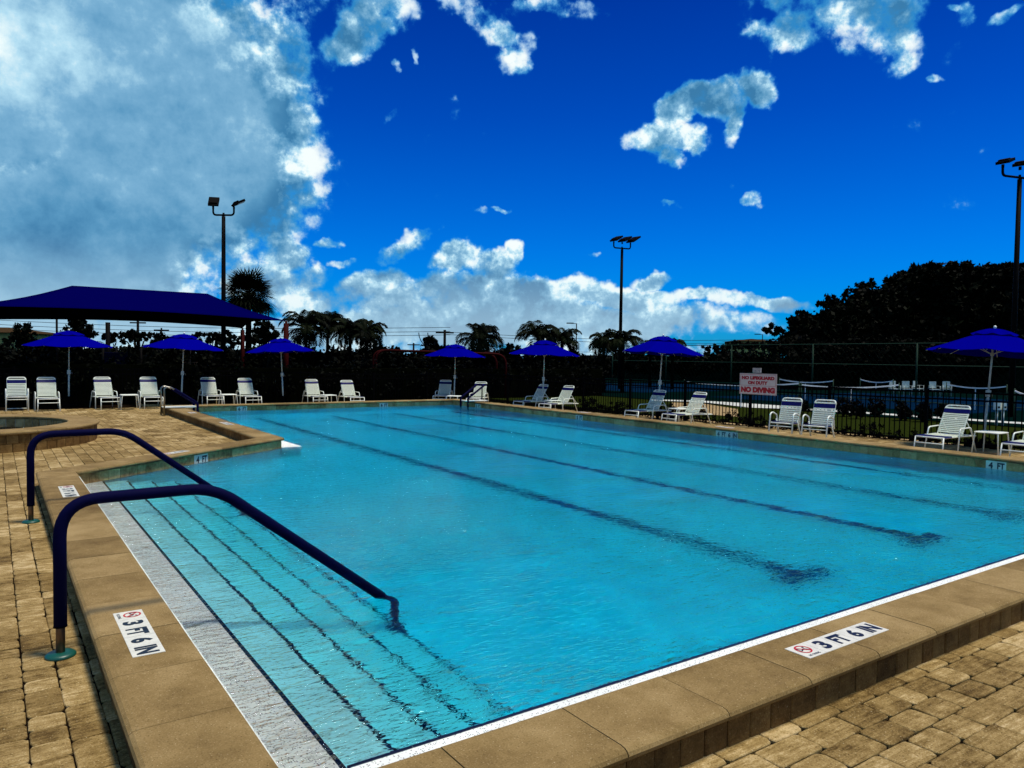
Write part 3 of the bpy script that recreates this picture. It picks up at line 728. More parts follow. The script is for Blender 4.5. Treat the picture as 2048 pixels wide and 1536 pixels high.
# ------------------------------------------------------------------ furniture
def straps(mb, a, b, n, w, hw, th=.009, r=.016):
    """n straps between points a and b (in the y,z plane), spanning x=-hw..hw and wrapping the tubes"""
    a, b = Vector(a), Vector(b); t = (b - a).normalized(); nr = Vector((0, -t.z, t.y))
    for k in range(n):
        c = a + (b - a) * ((k + .5) / n); v = []
        S = 7
        for i in range(S):
            x = -hw + 2 * hw * i / (S - 1); sag = -.006 * (1 - (2 * i / (S - 1) - 1) ** 2)
            for q in (c - t * w / 2 + nr * (r + sag), c + t * w / 2 + nr * (r + sag), c + t * w / 2 + nr * (r + sag + th), c - t * w / 2 + nr * (r + sag + th)):
                v.append((x, q.y, q.z))
        f = [(i * 4 + j, i * 4 + (j + 1) % 4, (i + 1) * 4 + (j + 1) % 4, (i + 1) * 4 + j) for i in range(S - 1) for j in range(4)]
        f += [(0, 1, 2, 3), tuple((S - 1) * 4 + j for j in (3, 2, 1, 0))]
        mb.add(v, f)
        for sx in (-1, 1):                        # wrap-around ends
            p = c; x0, x1 = sx * hw, sx * (hw + .012)
            q = [p - t * w / 2, p + t * w / 2]
            mb.add([(x0, (q[0] + nr * (r + th)).y, (q[0] + nr * (r + th)).z), (x0, (q[1] + nr * (r + th)).y, (q[1] + nr * (r + th)).z), (x1 + sx * .006, q[1].y, q[1].z), (x1 + sx * .006, q[0].y, q[0].z),
                    (x0, (q[1] - nr * r).y, (q[1] - nr * r).z), (x0, (q[0] - nr * r).y, (q[0] - nr * r).z)], [(0, 1, 2, 3), (3, 2, 4, 5)])
def copy_tree(o, parent=None):
    c = o.copy(); COL.objects.link(c); c.parent = parent
    for ch in list(o.children): copy_tree(ch, c)
    return c
def make_chaise():
    t = thing('chaise_lounge', 'x', 'lounge chair', (0, 0, 0), 0, 'white strap lounge chairs around the pool')
    hw = .258; W = M['white']
    MB().tube([(-hw, .02, .352), (-hw, .8, .348), (-hw, 1.42, .33)], .014, 7).tube([(hw, .02, .352), (hw, .8, .348), (hw, 1.42, .33)], .014, 7).tube([(-hw, 1.42, .33), (hw, 1.42, .33)], .014, 7).tube([(-hw, .02, .352), (hw, .02, .352)], .014, 7).build('seat_frame', W, t, True)
    for s in (-1, 1): MB().tube([(s * hw, .02, .352), (s * (hw + .012), -.045, 0)], [.014, .012], 7).build('leg', W, t, True)
    MB().tube([(-hw - .004, -.012, .24), (hw + .004, -.012, .24)], .011, 7).build('crossbar', W, t, True)
    for s in (-1, 1):
        x = s * (hw + .035)
        MB().tube(fillet([(x + s * .02, .50, 0), (x, .63, .505), (x, 1.10, .515), (x + s * .02, 1.34, 0)], .06, 4), .0135, 7).build('arm', W, t, True)
    a, b = (0, .87, .36), (0, 1.235, .93); A, B = Vector(a), Vector(b); T_ = (B - A).normalized()
    bw = .228; top = fillet([Vector((-bw, *A.yz)), Vector((-bw, *B.yz)), Vector((bw, *B.yz)), Vector((bw, *A.yz))], .075, 5)
    bk = MB().tube(top, .0145, 8).build('backrest', W, t, True)
    q = A + T_ * .16
    mb = MB()
    straps(mb, tuple(A + T_ * .03), tuple(B - T_ * .185), 11, .026, bw); straps(mb, tuple(B - T_ * .085), tuple(B - T_ * .050), 1, .032, bw)
    mb.build('back_straps', M['strap'], bk)
    mb = MB(); straps(mb, tuple(B - T_ * .18), tuple(B - T_ * .088), 2, .0455, bw); mb.build('head_straps', M['navystrap'], bk)
    m_ = A + T_ * .34
    for s in (-1, 1): MB().tube([(s * bw, m_.y, m_.z), (s * bw, 1.36, .345)], .009, 6).build('brace', W, t, True)
    mb = MB(); straps(mb, (0, .36, .350), (0, .87, .350), 10, .038, hw); mb.build('seat_straps', M['strap'], t)
    mb = MB(); straps(mb, (0, .03, .352), (0, .35, .350), 6, .045, hw); mb.build('foot_straps', M['navystrap'], t)
    return t
def make_armchair():
    t = thing('armchair', 'x', 'armchair', (0, 0, 0), 0, 'white strap armchairs with navy seats')
    W = M['white']; hw = .235
    for s in (-1, 1):
        x = s * .265
        MB().tube(fillet([(x, -.02, 0), (x, .07, .60), (x, .20, .63), (x, .44, .56), (x, .50, .33)], .06, 4), .0165, 8).build('arm', W, t, True)
        MB().tube([(s * .24, .36, .46), (s * .262, .62, 0)], .0165, 8).build('leg', W, t, True)
    MB().tube([(-.262, .615, .035), (.262, .615, .035)], .011, 7).build('stretcher', W, t, True)
    MB().tube([(-hw, .06, .40), (-hw, .50, .37)], .015, 7).tube([(hw, .06, .40), (hw, .50, .37)], .015, 7).tube([(-.26, .05, .395), (.26, .05, .395)], .015, 7).tube([(-.262, .035, .325), (.262, .035, .325)], .011, 7).build('seat_frame', W, t, True)
    A, B = Vector((0, .46, .33)), Vector((0, .70, .94)); T_ = (B - A).normalized(); bw = .225
    bk = MB().tube(fillet([Vector((-bw, *A.yz)), Vector((-bw, *B.yz)), Vector((bw, *B.yz)), Vector((bw, *A.yz))], .075, 5), .0165, 8).build('backrest', W, t, True)
    mb = MB(); straps(mb, tuple(A + T_ * .04), tuple(B - T_ * .185), 9, .034, bw); straps(mb, tuple(B - T_ * .085), tuple(B - T_ * .05), 1, .032, bw); mb.build('back_straps', M['strap'], bk)
    mb = MB(); straps(mb, tuple(B - T_ * .185), tuple(B - T_ * .088), 2, .046, bw); mb.build('head_straps', M['navystrap'], bk)
    mb = MB(); straps(mb, (0, .07, .40), (0, .46, .375), 7, .05, hw, .014); mb.build('seat_straps', M['navystrap'], t)
    return t
def make_table():
    t = thing('side_table', 'x', 'side table', (0, 0, 0), 0, 'small white side tables between the lounge chairs')
    W = M['white']; h = .225
    pts = fillet([(-h, 0, .43), (-h, -h, .43), (h, -h, .43), (h, h, .43), (-h, h, .43), (-h, 0, .43)], .06, 4)
    rim = MB().tube(pts, .013, 7).build('rim', W, t, True)
    MB().prism([(p.x * .97, p.y * .97) for p in pts[:-1]], .428, .438).build('table_top', W, t)
    for sx in (-1, 1):
        for sy in (-1, 1): MB().tube(fillet([(sx * .18, sy * .2, .43), (sx * .215, sy * .21, .40), (sx * .25, sy * .24, 0)], .03, 3), .013, 7).build('leg', W, t, True)
    return t
def face(az): return -az                          # axis turned az clockwise from +Y
ch0, ar0, tb0 = make_chaise(), make_armchair(), make_table()
CH = [  # world x, y of the foot end, azimuth of the foot-to-back axis, label
    (1.30, 25.05, 0, 'white strap lounge chair on the left deck, immediately left of the leftmost umbrella pole'),
    (2.88, 25.12, -5, 'white strap lounge chair on the left deck, immediately right of the leftmost umbrella pole'),
    (4.03, 24.98, 1, 'white strap lounge chair just behind the ladder hoops at the left end of the pool'),
    (6.05, 25.95, 1, 'white strap lounge chair right of the second umbrella pole, left of a side table'),
    (7.23, 25.75, 1, 'white strap lounge chair left of the third umbrella pole, right of a side table'),
    (9.62, 25.9, 4, 'white strap lounge chair behind the pool, right of the red canopy post'),
    (10.88, 25.55, 3, 'white strap lounge chair behind the pool, furthest right before the stretch without chairs'),
    (14.3, 25.6, 41, 'white strap lounge chair angled in the far corner, left of the middle umbrella pole'),
    (14.6, 23.6, 46, 'white strap lounge chair angled in the far corner, right of the middle umbrella pole'),
    (15.05, 21.35, 84, 'white strap lounge chair seen side on behind the fifth umbrella pole'),
    (15.0, 19.75, 80, 'white strap lounge chair seen side on, right of the fifth umbrella pole'),
    (15.1, 15.75, 87, 'white strap lounge chair seen side on behind the sixth umbrella pole'),
    (15.0, 14.2, 91, 'white strap lounge chair seen side on, left of and below the red lettered sign'),
    (14.85, 7.28, 88, 'large white strap lounge chair left of the rightmost umbrella pole'),
    (14.85, 5.75, 88, 'white strap lounge chair cut off by the right edge of the picture'),
]
for i, (x, y, az, lb) in enumerate(CH):
    o = ch0 if i == 0 else copy_tree(ch0)
    o.location = (x, y, gz(x, y)); o.rotation_euler = (0, 0, face(R(az))); o['label'] = lb
for i, (x, y, az, lb) in enumerate([(.56, 25.5, 0, 'white strap armchair with navy seat at the far left edge of the deck'),
                                    (14.70, 10.5, 76, 'white strap armchair with navy seat below the red lettered sign, left one of the pair'),
                                    (14.62, 9.60, 76, 'white strap armchair with navy seat, right one of the pair by the fence')]):
    o = ar0 if i == 0 else copy_tree(ar0)
    o.location = (x, y, gz(x, y)); o.rotation_euler = (0, 0, face(R(az))); o['label'] = lb
for i, (px, d, lb) in enumerate([(258, 22.6, 'white side table between the two lounge chairs left of the ladder hoops'),
                                 (456.5, 24.6, 'white side table between the lounge chairs left of the third umbrella'),
                                 (657, 26.6, 'white side table between the two lounge chairs behind the right 6 FT tile'),
                                 (909, 27.8, 'white side table at the foot of the middle umbrella in the far corner'),
                                 (1108, 25.6, 'white side table between the two side-on chairs under the fifth umbrella'),
                                 (1360, 21.6, 'white side table between the two side-on chairs under the sixth umbrella'),
                                 (1988, 14.8, 'white side table at the foot of the rightmost umbrella')]):
    o = tb0 if i == 0 else copy_tree(tb0)
    p = col(px, d); o.location = (p.x, p.y, gz(p.x, p.y)); o.rotation_euler = (0, 0, R([0, 0, 5, 40, -5, 0, 0][i])); o['label'] = lb

def make_umbrella():
    t = thing('patio_umbrella', 'x', 'umbrella', (0, 0, 0), 0, 'royal blue patio umbrellas around the pool')
    n = 8; zt, ze = 2.42, 1.95; Rr = 1.27
    # canopy in two layers: main skirt and raised vent cap, panels pulled in between the ribs
    def skirt(r0, r1, z0, z1, nr, pull, drop):
        vs = []; fs = []; m = n * 4
        for i in range(nr + 1):
            f = i / nr
            for k in range(m):
                a = 2 * math.pi * k / m; w = (k % 4) / 4; e = 1 - pull * f * math.sin(math.pi * w)
                # octagon chord
                aa = (a % (2 * math.pi / n)) - math.pi / n; ch = math.cos(math.pi / n) / math.cos(aa)
                rr = (r0 + (r1 - r0) * f) * (1 + (ch - 1)) * e
                z = z0 + (z1 - z0) * (f ** 1.12) - .035 * math.sin(math.pi * w) * f - drop * math.sin(math.pi * f)
                vs.append((rr * math.cos(a), rr * math.sin(a), z))
        for i in range(nr):
            for k in range(m): fs.append((i * m + k, i * m + (k + 1) % m, (i + 1) * m + (k + 1) % m, (i + 1) * m + k))
        return vs, fs
    mb = MB(); mb.add(*skirt(.30, Rr, zt - .10, ze, 6, .015, .015)); cn = mb.build('canopy', M['canvas'], t, False)
    md = cn.modifiers.new('cloth', 'SOLIDIFY'); md.thickness = .004
    mb = MB(); mb.add(*skirt(.02, .44, zt + .025, zt - .092, 3, .01, -.02)); v = mb.build('vent', M['canvas'], cn, False)
    MB().tube([(0, 0, .04), (0, 0, 1.12)], .0255, 12).build('pole', M['grime'], t, True)
    MB().tube([(0, 0, 1.02), (0, 0, zt)], .0195, 12).build('upper_pole', M['grime'], t, True)
    cr = MB().box((-.045, -.03, 1.04), (.045, .035, 1.18)).build('crank_box', M['grime'], t, bevel=.01)
    MB().tube([(.04, 0, 1.10), (.10, 0, 1.10), (.10, 0, 1.03)], .007, 6).build('crank_handle', M['chrome'], cr, True)
    MB().tube([(0, 0, zt + .02), (0, 0, zt + .05), (0, 0, zt + .075), (0, 0, zt + .09)], [.02, .032, .026, .004], 12).build('finial', M['white'], t, True)
    for k in range(n):
        a = 2 * math.pi * k / n; c, s = math.cos(a), math.sin(a)
        rb = MB().tube([(c * .03, s * .03, zt - .10), (c * .4, s * .4, zt - .165), (c * .85, s * .85, zt - .345), (c * (Rr - .01), s * (Rr - .01), ze - .022)], .006, 5).build('rib', M['grime'], t)
        MB().tube([(c * .03, s * .03, zt - .50), (c * .62, s * .62, zt - .235)], .006, 5).build('strut', M['grime'], rb)
    MB().cyl((0, 0, zt - .53), .035, .035, .06, 10).build('hub', M['grime'], t, True)
    MB().tube([(0, 0, 0), (0, 0, .05), (0, 0, .075)], [.26, .25, .05], 24).build('base', M['black'], t, True)
    MB().cyl((0, 0, .05), .032, .032, .28, 12).build('base_tube', M['black'], t, True)
    return t
um0 = make_umbrella()
UMB = [(137, 23.4, .5, 661, 'royal blue patio umbrella, leftmost of the seven, over the left deck'),
       (362, 24.9, 2.4, 667, 'royal blue patio umbrella in front of the dark lamp post, second from the left'),
       (567, 27.2, -2.8, 676, 'royal blue patio umbrella in front of the red canopy post'),
       (909, 30.0, 1, 688, 'smallest royal blue patio umbrella in the far corner below the utility pole'),
       (1086, 26.6, 1.5, 680, 'royal blue patio umbrella in front of two palms, fifth from the left'),
       (1317, 22.6, 3.2, 671, 'royal blue patio umbrella right of the tall three-headed floodlight'),
       (1972, 16.0, 4.2, 655, 'largest royal blue patio umbrella at the right edge, in front of the big tree')]
for i, (px, d, lean, top, lb) in enumerate(UMB):
    o = um0 if i == 0 else copy_tree(um0)
    p = col(px, d); z0 = gz(p.x, p.y); o.location = (p.x, p.y, z0)
    o.scale = (1, 1, (zof(px, top, d) - z0) / 2.46)
    o.rotation_euler = (0, R(lean), -YAW + R([0, 12, -8, 20, 5, 15, 8][i])); o['label'] = lb

# ------------------------------------------------------------------ picket fences and sign
def picket_fence(name, a, b, label, h=1.22, sp=.115):
    a, b = Vector(a), Vector(b); t = b - a; n = t.length; t.normalize(); ang = math.atan2(t.y, t.x)
    th = thing('picket_fence', label, 'fence', (a.x, a.y, 0), ang)
    zg = lambda s: gz(*(a + t * s).xy) - .04
    nb = max(1, round(n / 2.4)); L = n / nb
    for k in range(nb + 1):
        z = zg(min(k * L, n)); MB().box((k * L - .032, -.032, z), (k * L + .032, .032, z + h + .05)).build('post', M['black'], th)
    for k in range(nb):
        z = zg((k + .5) * L); mb = MB(); m = int(L / sp)
        mb.box((k * L + .033, -.014, z + h - .04), ((k + 1) * L - .033, .014, z + h)); mb.box((k * L + .033, -.014, z + h - .20), ((k + 1) * L - .033, .014, z + h - .165)); mb.box((k * L + .033, -.014, z + .10), ((k + 1) * L - .033, .014, z + .135))
        for i in range(1, m):
            x = k * L + L * i / m; mb.box((x - .009, -.009, z + .05), (x + .009, .009, z + h + .0))
        mb.build('picket_panel', M['black'], th)
    return th
FX = 17.25
picket_fence('f', (FX, -1, 0), (FX, 27.6, 0), 'black metal picket fence behind the right-hand deck, carrying the pool sign')
picket_fence('f', (-9, 27.62, 0), (FX - .04, 27.62, 0), 'black metal picket fence behind the far end of the pool and the left deck')

def sign():
    y0, y1, z0, z1 = 13.64, 12.43, .80, 1.375; x = FX - .045
    t = MB().box((x - .003, y1, z0), (x + .003, y0, z1)).build('pool_sign', M['signboard'])
    tag(t, 'white sign with red letters NO LIFEGUARD ON DUTY, NO DIVING on the picket fence', 'sign')
    o = Vector((x - .003, y0, z0)); ex, ey = -Y_, Z_; w, h = y0 - y1, z1 - z0
    mb = MB(); nz = ex.cross(ey)
    def fr(a, b, c, d, q): 
        P = lambda u, v: o + ex * u + ey * v
        for (p1, p2) in ((P(a, b), P(c, b)), (P(a, d), P(c, d)), (P(a, b), P(a, d)), (P(c, b), P(c, d))): bar2(mb, p1, p2, q, nz, .002)
    fr(.035, h * .42, w - .035, h * .94, .008); fr(.012, .012, w - .012, h - .012, .004)
    mb.build('border', M['redink'], t)
    for txt, a, b, c, d in (('NO LIFEGUARD', .07, .70, w - .14, .175), ('ON DUTY', .28, .47, w - .56, .175), ('NO DIVING', .05, .08, w - .10, .28)):
        mb = MB(); put_text(mb, txt, o, ex, ey, a, b * h, c, d * h, .0025, .085); mb.build('lettering', M['redink'], t)
    p = MB().box((x - .002, 12.93, 1.40), (x + .004, 13.21, 1.525)).build('placard', M['signboard'])
    tag(p, 'small white notice with dark lines on the fence directly above the red lettered sign', 'notice')
    mb = MB(); oo = Vector((x - .002, 13.21, 1.40))
    rr = random.Random(2)
    for r_ in range(3):
        u = .02
        while u < .25:
            l = rr.uniform(.015, .05); bar2(mb, oo + ex * u + ey * (.025 + r_ * .037), oo + ex * min(.26, u + l) + ey * (.025 + r_ * .037), .018, nz, .002); u += l + .012
    mb.build('notice_lines', M['ink'], p)
sign()

# ------------------------------------------------------------------ poles
def floodlight(px, d, ytop, arms, label, yaw, r0=.11):
    p = col(px, d); H = zof(px, ytop, d) + .25
    t = thing('floodlight_pole', label, 'floodlight', (p.x, p.y, -.25), yaw, 'tall dark floodlight poles beyond the fences')
    MB().tube([(0, 0, 0), (0, 0, H * .5), (0, 0, H)], [r0, r0 * .9, r0 * .72], 14).build('pole', M['darkpole'], t, True)
    MB().tube([(0, 0, H), (0, 0, H + .16)], r0 * .42, 10).build('top_tenon', M['darkpole'], t, True)
    xs = [a[0] for a in arms]
    MB().tube(fillet([(min(xs), 0, H + .38), (min(xs), 0, H + .06), (max(xs), 0, H + .06), (max(xs), 0, H + .38)], .18, 5), .045, 8).build('crossarm', M['darkpole'], t, True)
    for x, tilt, tw, sc in arms:
        q = thing_part_head(t, (x, 0, H + .34), tilt, tw, sc)
    return t
def thing_part_head(parent, loc, tilt, tw, sc):
    mb = MB(); mb.tube([(0, 0, 0), (0, 0, .12)], .05, 8)
    Rm = Matrix.Rotation(tw, 3, 'Z') @ Matrix.Rotation(tilt, 3, 'X')
    def bx(a, b):
        k = len(mb.v); mb.box(a, b)
        for i in range(k, len(mb.v)): v = Rm @ (Vector(mb.v[i])) + Vector((0, 0, .20)); mb.v[i] = tuple(v)
    bx((-.27 * sc, -.06, -.05), (.27 * sc, .56 * sc, .05)); bx((-.20 * sc, .02, .05), (.20 * sc, .26 * sc, .10)); bx((-.05, -.12, -.03), (.05, .0, .03))
    h = mb.build('lamp_head', M['darkpole'], parent); h.location = loc
    mb = MB(); bx((-.23 * sc, .18 * sc, -.056), (.23 * sc, .52 * sc, -.0505)); l = mb.build('lens', M['lampglass'], h)
    return h
cy_ = -YAW                                     # rotates local X to the camera's right
floodlight(447, 35, 435, [(-.48, R(50), R(12), .85), (.48, R(28), R(-62), .92)], 'tall dark floodlight with two heads rising behind the navy shade canopy', cy_, .115)
floodlight(1240, 49, 500, [(-.62, R(28), R(-72), 1.1), (0, R(27), R(-70), 1.2), (.62, R(30), R(-74), 1.25)], 'tall dark floodlight with three heads left of the sixth umbrella', cy_ + R(22), .12)
floodlight(2026, 28, 362, [(-.85, R(20), R(-72), .85), (0, R(20), R(-66), .9), (.85, R(20), R(-66), .9)], 'tall dark floodlight at the right edge of the picture, in front of the big trees', cy_ + R(18), .105)

def street_lamp(px, d, ytop, dirx, label, r=.05):
    p = col(px, d); H = zof(px, ytop, d) + .25
    t = thing('street_lamp', label, 'street lamp', (p.x, p.y, -.25), cy_, 'thin street lamps on the skyline')
    MB().tube([(0, 0, 0), (0, 0, H)], [r * 1.2, r], 8).build('pole', M['darkpole'], t, True)
    mb = MB().tube([(0, 0, H - .05), (dirx * .35, 0, H)], .03, 6).box((min(dirx * .3, dirx * 1.0), -.12, H - .04), (max(dirx * .3, dirx * 1.0), .12, H + .06)).build('lamp_head', M['darkpole'], t)
street_lamp(537, 60, 608, -1, 'thin street lamp just right of the cabbage palm')
street_lamp(1152, 75, 647, -1, 'thin street lamp between two clumps of palms, left of the three-headed floodlight')
street_lamp(1524, 95, 669, -1, 'thin street lamp beside the low cream building on the right')
def utility_pole(px, d, ytop, label, r=.13, full=False):
    p = col(px, d); H = zof(px, ytop, d) + .25
    t = thing('utility_pole', label, 'utility pole', (p.x, p.y, -.25), cy_, 'utility poles on the skyline')
    MB().tube([(0, 0, 0), (0, 0, H)], [r * 1.15, r], 8).build('pole', M['darkpole'], t, True)
    MB().box((-.9, -.05, H - .35), (.9, .05, H - .2)).build('crossarm', M['darkpole'], t)
    if full:
        MB().cyl((-.45, 0, H - 2.4), .28, .28, .8, 12).build('transformer', M['darkpole'], t, True)
        MB().cyl((.45, 0, H - 2.3), .25, .25, .7, 12).build('transformer', M['darkpole'], t, True)
        for s in (-1, 1):
            for e in (1.7, 2.6): MB().tube([(s * e * math.sin(a), 0, H - .3 - (1 - math.cos(a * 1.0)) * 1.9 if False else H - .3 - 2.0 * (math.cos(a))) for a in [math.pi / 2 * k / 8 for k in range(9)]], .045, 5).build('jumper_cable', M['darkpole'], t, True)
    return t
utility_pole(889, 75, 660, 'utility pole with drooping cable loops behind the middle umbrella', full=True)
utility_pole(827, 110, 686, 'small distant utility pole left of the round tree')
utility_pole(323, 90, 656, 'T-shaped utility pole under the navy canopy, left of the lamp post', .1)
utility_pole(276, 85, 641, 'plain utility pole under the middle of the navy canopy', .14)
for px, yt, lb, rr_ in ((114, 628, 'thin mast seen under the left part of the navy canopy', .05), (216, 645, 'thick dark post seen under the navy canopy beside the leftmost umbrella', .11)):
    p = col(px, 38); H = zof(px, yt, 38) + .25
    tag(MB().tube([(p.x, p.y, -.25), (p.x, p.y, H - .25)], rr_, 8).build('mast', M['darkpole'], None, True), lb, 'mast')
def wire(pxa, ya, pxb, yb, d, label):
    a, b = col(pxa, d), col(pxb, d); a.z = zof(pxa, ya, d); b.z = zof(pxb, yb, d)
    pts = [a + (b - a) * (k / 24) - Vector((0, 0, .6 * math.sin(math.pi * k / 24))) for k in range(25)]
    tag(MB().tube(pts, .022, 4).build('power_line', M['darkpole']), label, 'power line', 'power lines crossing the sky below the canopy')
for k, (a, b, n_) in enumerate(((632, 655, 'topmost'), (641, 663, 'middle'), (649, 670, 'lowest'))): wire(-200, a - 3, 900, b, 72, f'{n_} of the three power lines seen under the navy canopy')
for k, (a, b, n_) in enumerate(((664, 672, 'upper'), (669, 680, 'lower'))): wire(892, a, 1700, b + 2, 78, f'{n_} power line running right from the pole with cable loops')

# ------------------------------------------------------------------ foliage
def leaf_quads(mb_v, mb_f, mb_c, C, rad, n, size, rng, tint=(0, 1)):
    pass
def foliage(name, blobs, n_per, size, mat, parent, seed, flat=1.0, shell=.35):
    """blobs: (x,y,z,rx,ry,rz). Leaf quads gathered in clumps through each blob's volume, heavier near its surface"""
    rng = np.random.default_rng(seed); V = []; tint = []
    for (x, y, z, rx, ry, rz) in blobs:
        K = max(8, int(n_per / 26)); d = rng.normal(size=(K, 3)); d /= np.linalg.norm(d, axis=1)[:, None]
        rad = rng.uniform(shell, 1.0, K) ** .6; cc = d * rad[:, None] * np.array([rx, ry, rz]) + [x, y, z]
        cr = rng.uniform(.10, .26, K) * min(rx, rz) * 1.3; ct = rng.uniform(0, 1, K)
        m = n_per // K; idx = np.repeat(np.arange(K), m)
        p = cc[idx] + rng.normal(size=(K * m, 3)) * cr[idx][:, None] * .62
        n_ = len(p); a = rng.normal(size=(n_, 3)); a /= np.linalg.norm(a, axis=1)[:, None]; b = np.cross(a, rng.normal(size=(n_, 3))); b /= np.linalg.norm(b, axis=1)[:, None]
        s = size * rng.uniform(.55, 1.3, n_)[:, None]; q = np.stack([p - a * s, p - b * s * .55, p + a * s, p + b * s * .55], 1)
        V.append(q.reshape(-1, 3)); tint.append(np.clip(ct[idx] * .7 + rng.uniform(0, .3, n_), 0, 1))
    V = np.concatenate(V); tt = np.concatenate(tint); n = len(V) // 4
    me = bpy.data.meshes.new(name); me.vertices.add(len(V)); me.vertices.foreach_set('co', V.astype(np.float32).ravel())
    me.loops.add(n * 4); me.loops.foreach_set('vertex_index', np.arange(n * 4, dtype=np.int32)); me.polygons.add(n)
    me.polygons.foreach_set('loop_start', np.arange(0, n * 4, 4, dtype=np.int32)); me.update(); me.validate()
    at_ = me.attributes.new('tint', 'FLOAT', 'FACE'); at_.data.foreach_set('value', tt.astype(np.float32))
    me.materials.append(mat); o = bpy.data.objects.new(name, me); COL.objects.link(o)
    if parent: o.parent = parent
    return o
def tree(px, d, blobs, label, cat='tree', n=900, size=.16, seed=1, mat='leaf', trunk=.16, group=None, name='broadleaf_tree'):
    """blobs given in picture offsets around column px: (x, y, rx, ry) at distance d"""
    p = col(px, d); k = d / FPX; bl = []
    for (bx, by, rx, ry) in blobs:
        q = col(bx, d) - p; bl.append((q.x, q.y, zof(bx, by, d) + .25, rx * k, rx * k * .8, ry * k))
    t = thing(name, label, cat, (p.x, p.y, -.25), 0, group)
    if size > .2:                                 # ragged outline: limbs' ends standing out of the big crowns
        rr = random.Random(seed); ext = []
        for (bx, by, rx, ry) in blobs:
            for q_ in range(7):
                a = R(rr.uniform(15, 165)); ex_, ey_ = bx + rx * 1.02 * math.cos(a), by - ry * 1.0 * math.sin(a); w_ = rr.uniform(9, 20)
                q = col(ex_, d) - p; ext.append((q.x, q.y + rr.uniform(-2, 2), zof(ex_, ey_, d) + .25, w_ * k, w_ * k, w_ * .7 * k))
        foliage('outer_crown', ext, 330, size * .8, M[mat], t, seed + 500, shell=.1)
    foliage('crown', bl, n, size, M[mat], t, seed)
    zc = sum(b[2] for b in bl) / len(bl); mb = MB(); mb.tube([(0, 0, 0), (.05, 0, zc * .5), (.1, .05, zc)], [trunk * 1.3, trunk, trunk * .6], 9)
    rng = random.Random(seed)
    for b in bl[:6]: mb.tube([(.05, 0, zc * .45), (b[0] * .5, b[1] * .5, (zc + b[2]) / 2 * .9), (b[0], b[1], b[2])], [trunk * .5, trunk * .3, trunk * .12], 6)
    mb.build('trunk', M['trunk'], t, True)
    return t
# big dark trees on the right
G = 'large dark trees behind the tennis courts'
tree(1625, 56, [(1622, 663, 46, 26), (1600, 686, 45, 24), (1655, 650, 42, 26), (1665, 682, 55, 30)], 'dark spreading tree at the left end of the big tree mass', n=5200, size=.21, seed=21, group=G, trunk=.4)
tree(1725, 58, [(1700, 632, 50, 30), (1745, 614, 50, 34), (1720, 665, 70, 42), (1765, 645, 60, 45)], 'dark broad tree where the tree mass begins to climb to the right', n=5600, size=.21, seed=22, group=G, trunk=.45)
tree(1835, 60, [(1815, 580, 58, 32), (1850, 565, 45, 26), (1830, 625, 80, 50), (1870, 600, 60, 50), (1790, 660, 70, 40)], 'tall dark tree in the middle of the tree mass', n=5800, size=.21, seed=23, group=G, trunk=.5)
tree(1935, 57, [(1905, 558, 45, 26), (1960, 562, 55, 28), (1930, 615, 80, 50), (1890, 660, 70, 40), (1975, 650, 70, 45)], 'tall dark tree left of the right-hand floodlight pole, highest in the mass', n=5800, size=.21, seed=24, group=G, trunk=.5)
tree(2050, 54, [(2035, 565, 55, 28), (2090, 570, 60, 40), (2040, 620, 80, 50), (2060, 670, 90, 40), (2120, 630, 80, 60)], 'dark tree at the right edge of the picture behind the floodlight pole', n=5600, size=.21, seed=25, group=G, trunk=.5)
# smaller trees along the skyline
S = 'small trees along the skyline behind the pool'
tree(46, 60, [(45, 662, 20, 17), (38, 682, 26, 14), (58, 680, 20, 14)], 'small bushy tree beside the yellow house', n=700, size=.16, seed=31, group=S)
tree(158, 42, [(155, 640, 17, 16), (150, 665, 22, 17), (172, 664, 18, 15)], 'leafy tree reaching up to the navy canopy above the leftmost umbrella', n=900, size=.11, seed=32, group=S)
tree(528, 50, [(525, 655, 20, 14), (515, 675, 26, 14), (541, 672, 18, 12)], 'leafy tree under the right tip of the navy canopy', n=800, size=.13, seed=33, group=S)
tree(862, 62, [(862, 690, 17, 12), (858, 680, 12, 7), (878, 698, 12, 8)], 'round tree left of the pole with cable loops', n=600, size=.15, seed=34, group=S)
tree(430, 58, [(408, 676, 30, 10), (440, 670, 24, 11), (465, 680, 30, 10)], 'low bushy tree directly behind the lamp post base', n=700, size=.15, seed=35, group=S)
tree(275, 56, [(235, 676, 30, 10), (265, 670, 24, 12), (300, 674, 30, 10), (335, 682, 30, 8)], 'wide bushy tree between the two left umbrellas', n=600, size=.15, seed=36, group=S)
tree(1030, 60, [(1022, 698, 18, 10), (1008, 704, 18, 8)], 'small bush-like tree left of the fifth umbrella', n=500, size=.15, seed=37, group=S)
tree(1470, 80, [(1430, 697, 30, 7), (1470, 690, 26, 9), (1505, 692, 24, 8), (1545, 690, 26, 9)], 'row-like low tree in front of the cream building on the right', n=700, size=.2, seed=38, group=S)
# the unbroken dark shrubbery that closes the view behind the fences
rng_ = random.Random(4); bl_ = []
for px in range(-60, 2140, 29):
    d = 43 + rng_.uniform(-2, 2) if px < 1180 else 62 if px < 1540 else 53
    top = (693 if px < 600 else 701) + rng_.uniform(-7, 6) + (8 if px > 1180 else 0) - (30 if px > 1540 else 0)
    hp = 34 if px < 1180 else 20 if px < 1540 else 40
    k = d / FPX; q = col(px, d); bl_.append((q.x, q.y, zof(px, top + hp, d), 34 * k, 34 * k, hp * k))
tag(foliage('shrubbery', bl_, 1250, .17, M['hedge'], None, 77), 'unbroken mass of dark shrubbery closing the view behind the fences', 'shrubbery', None, 'stuff')

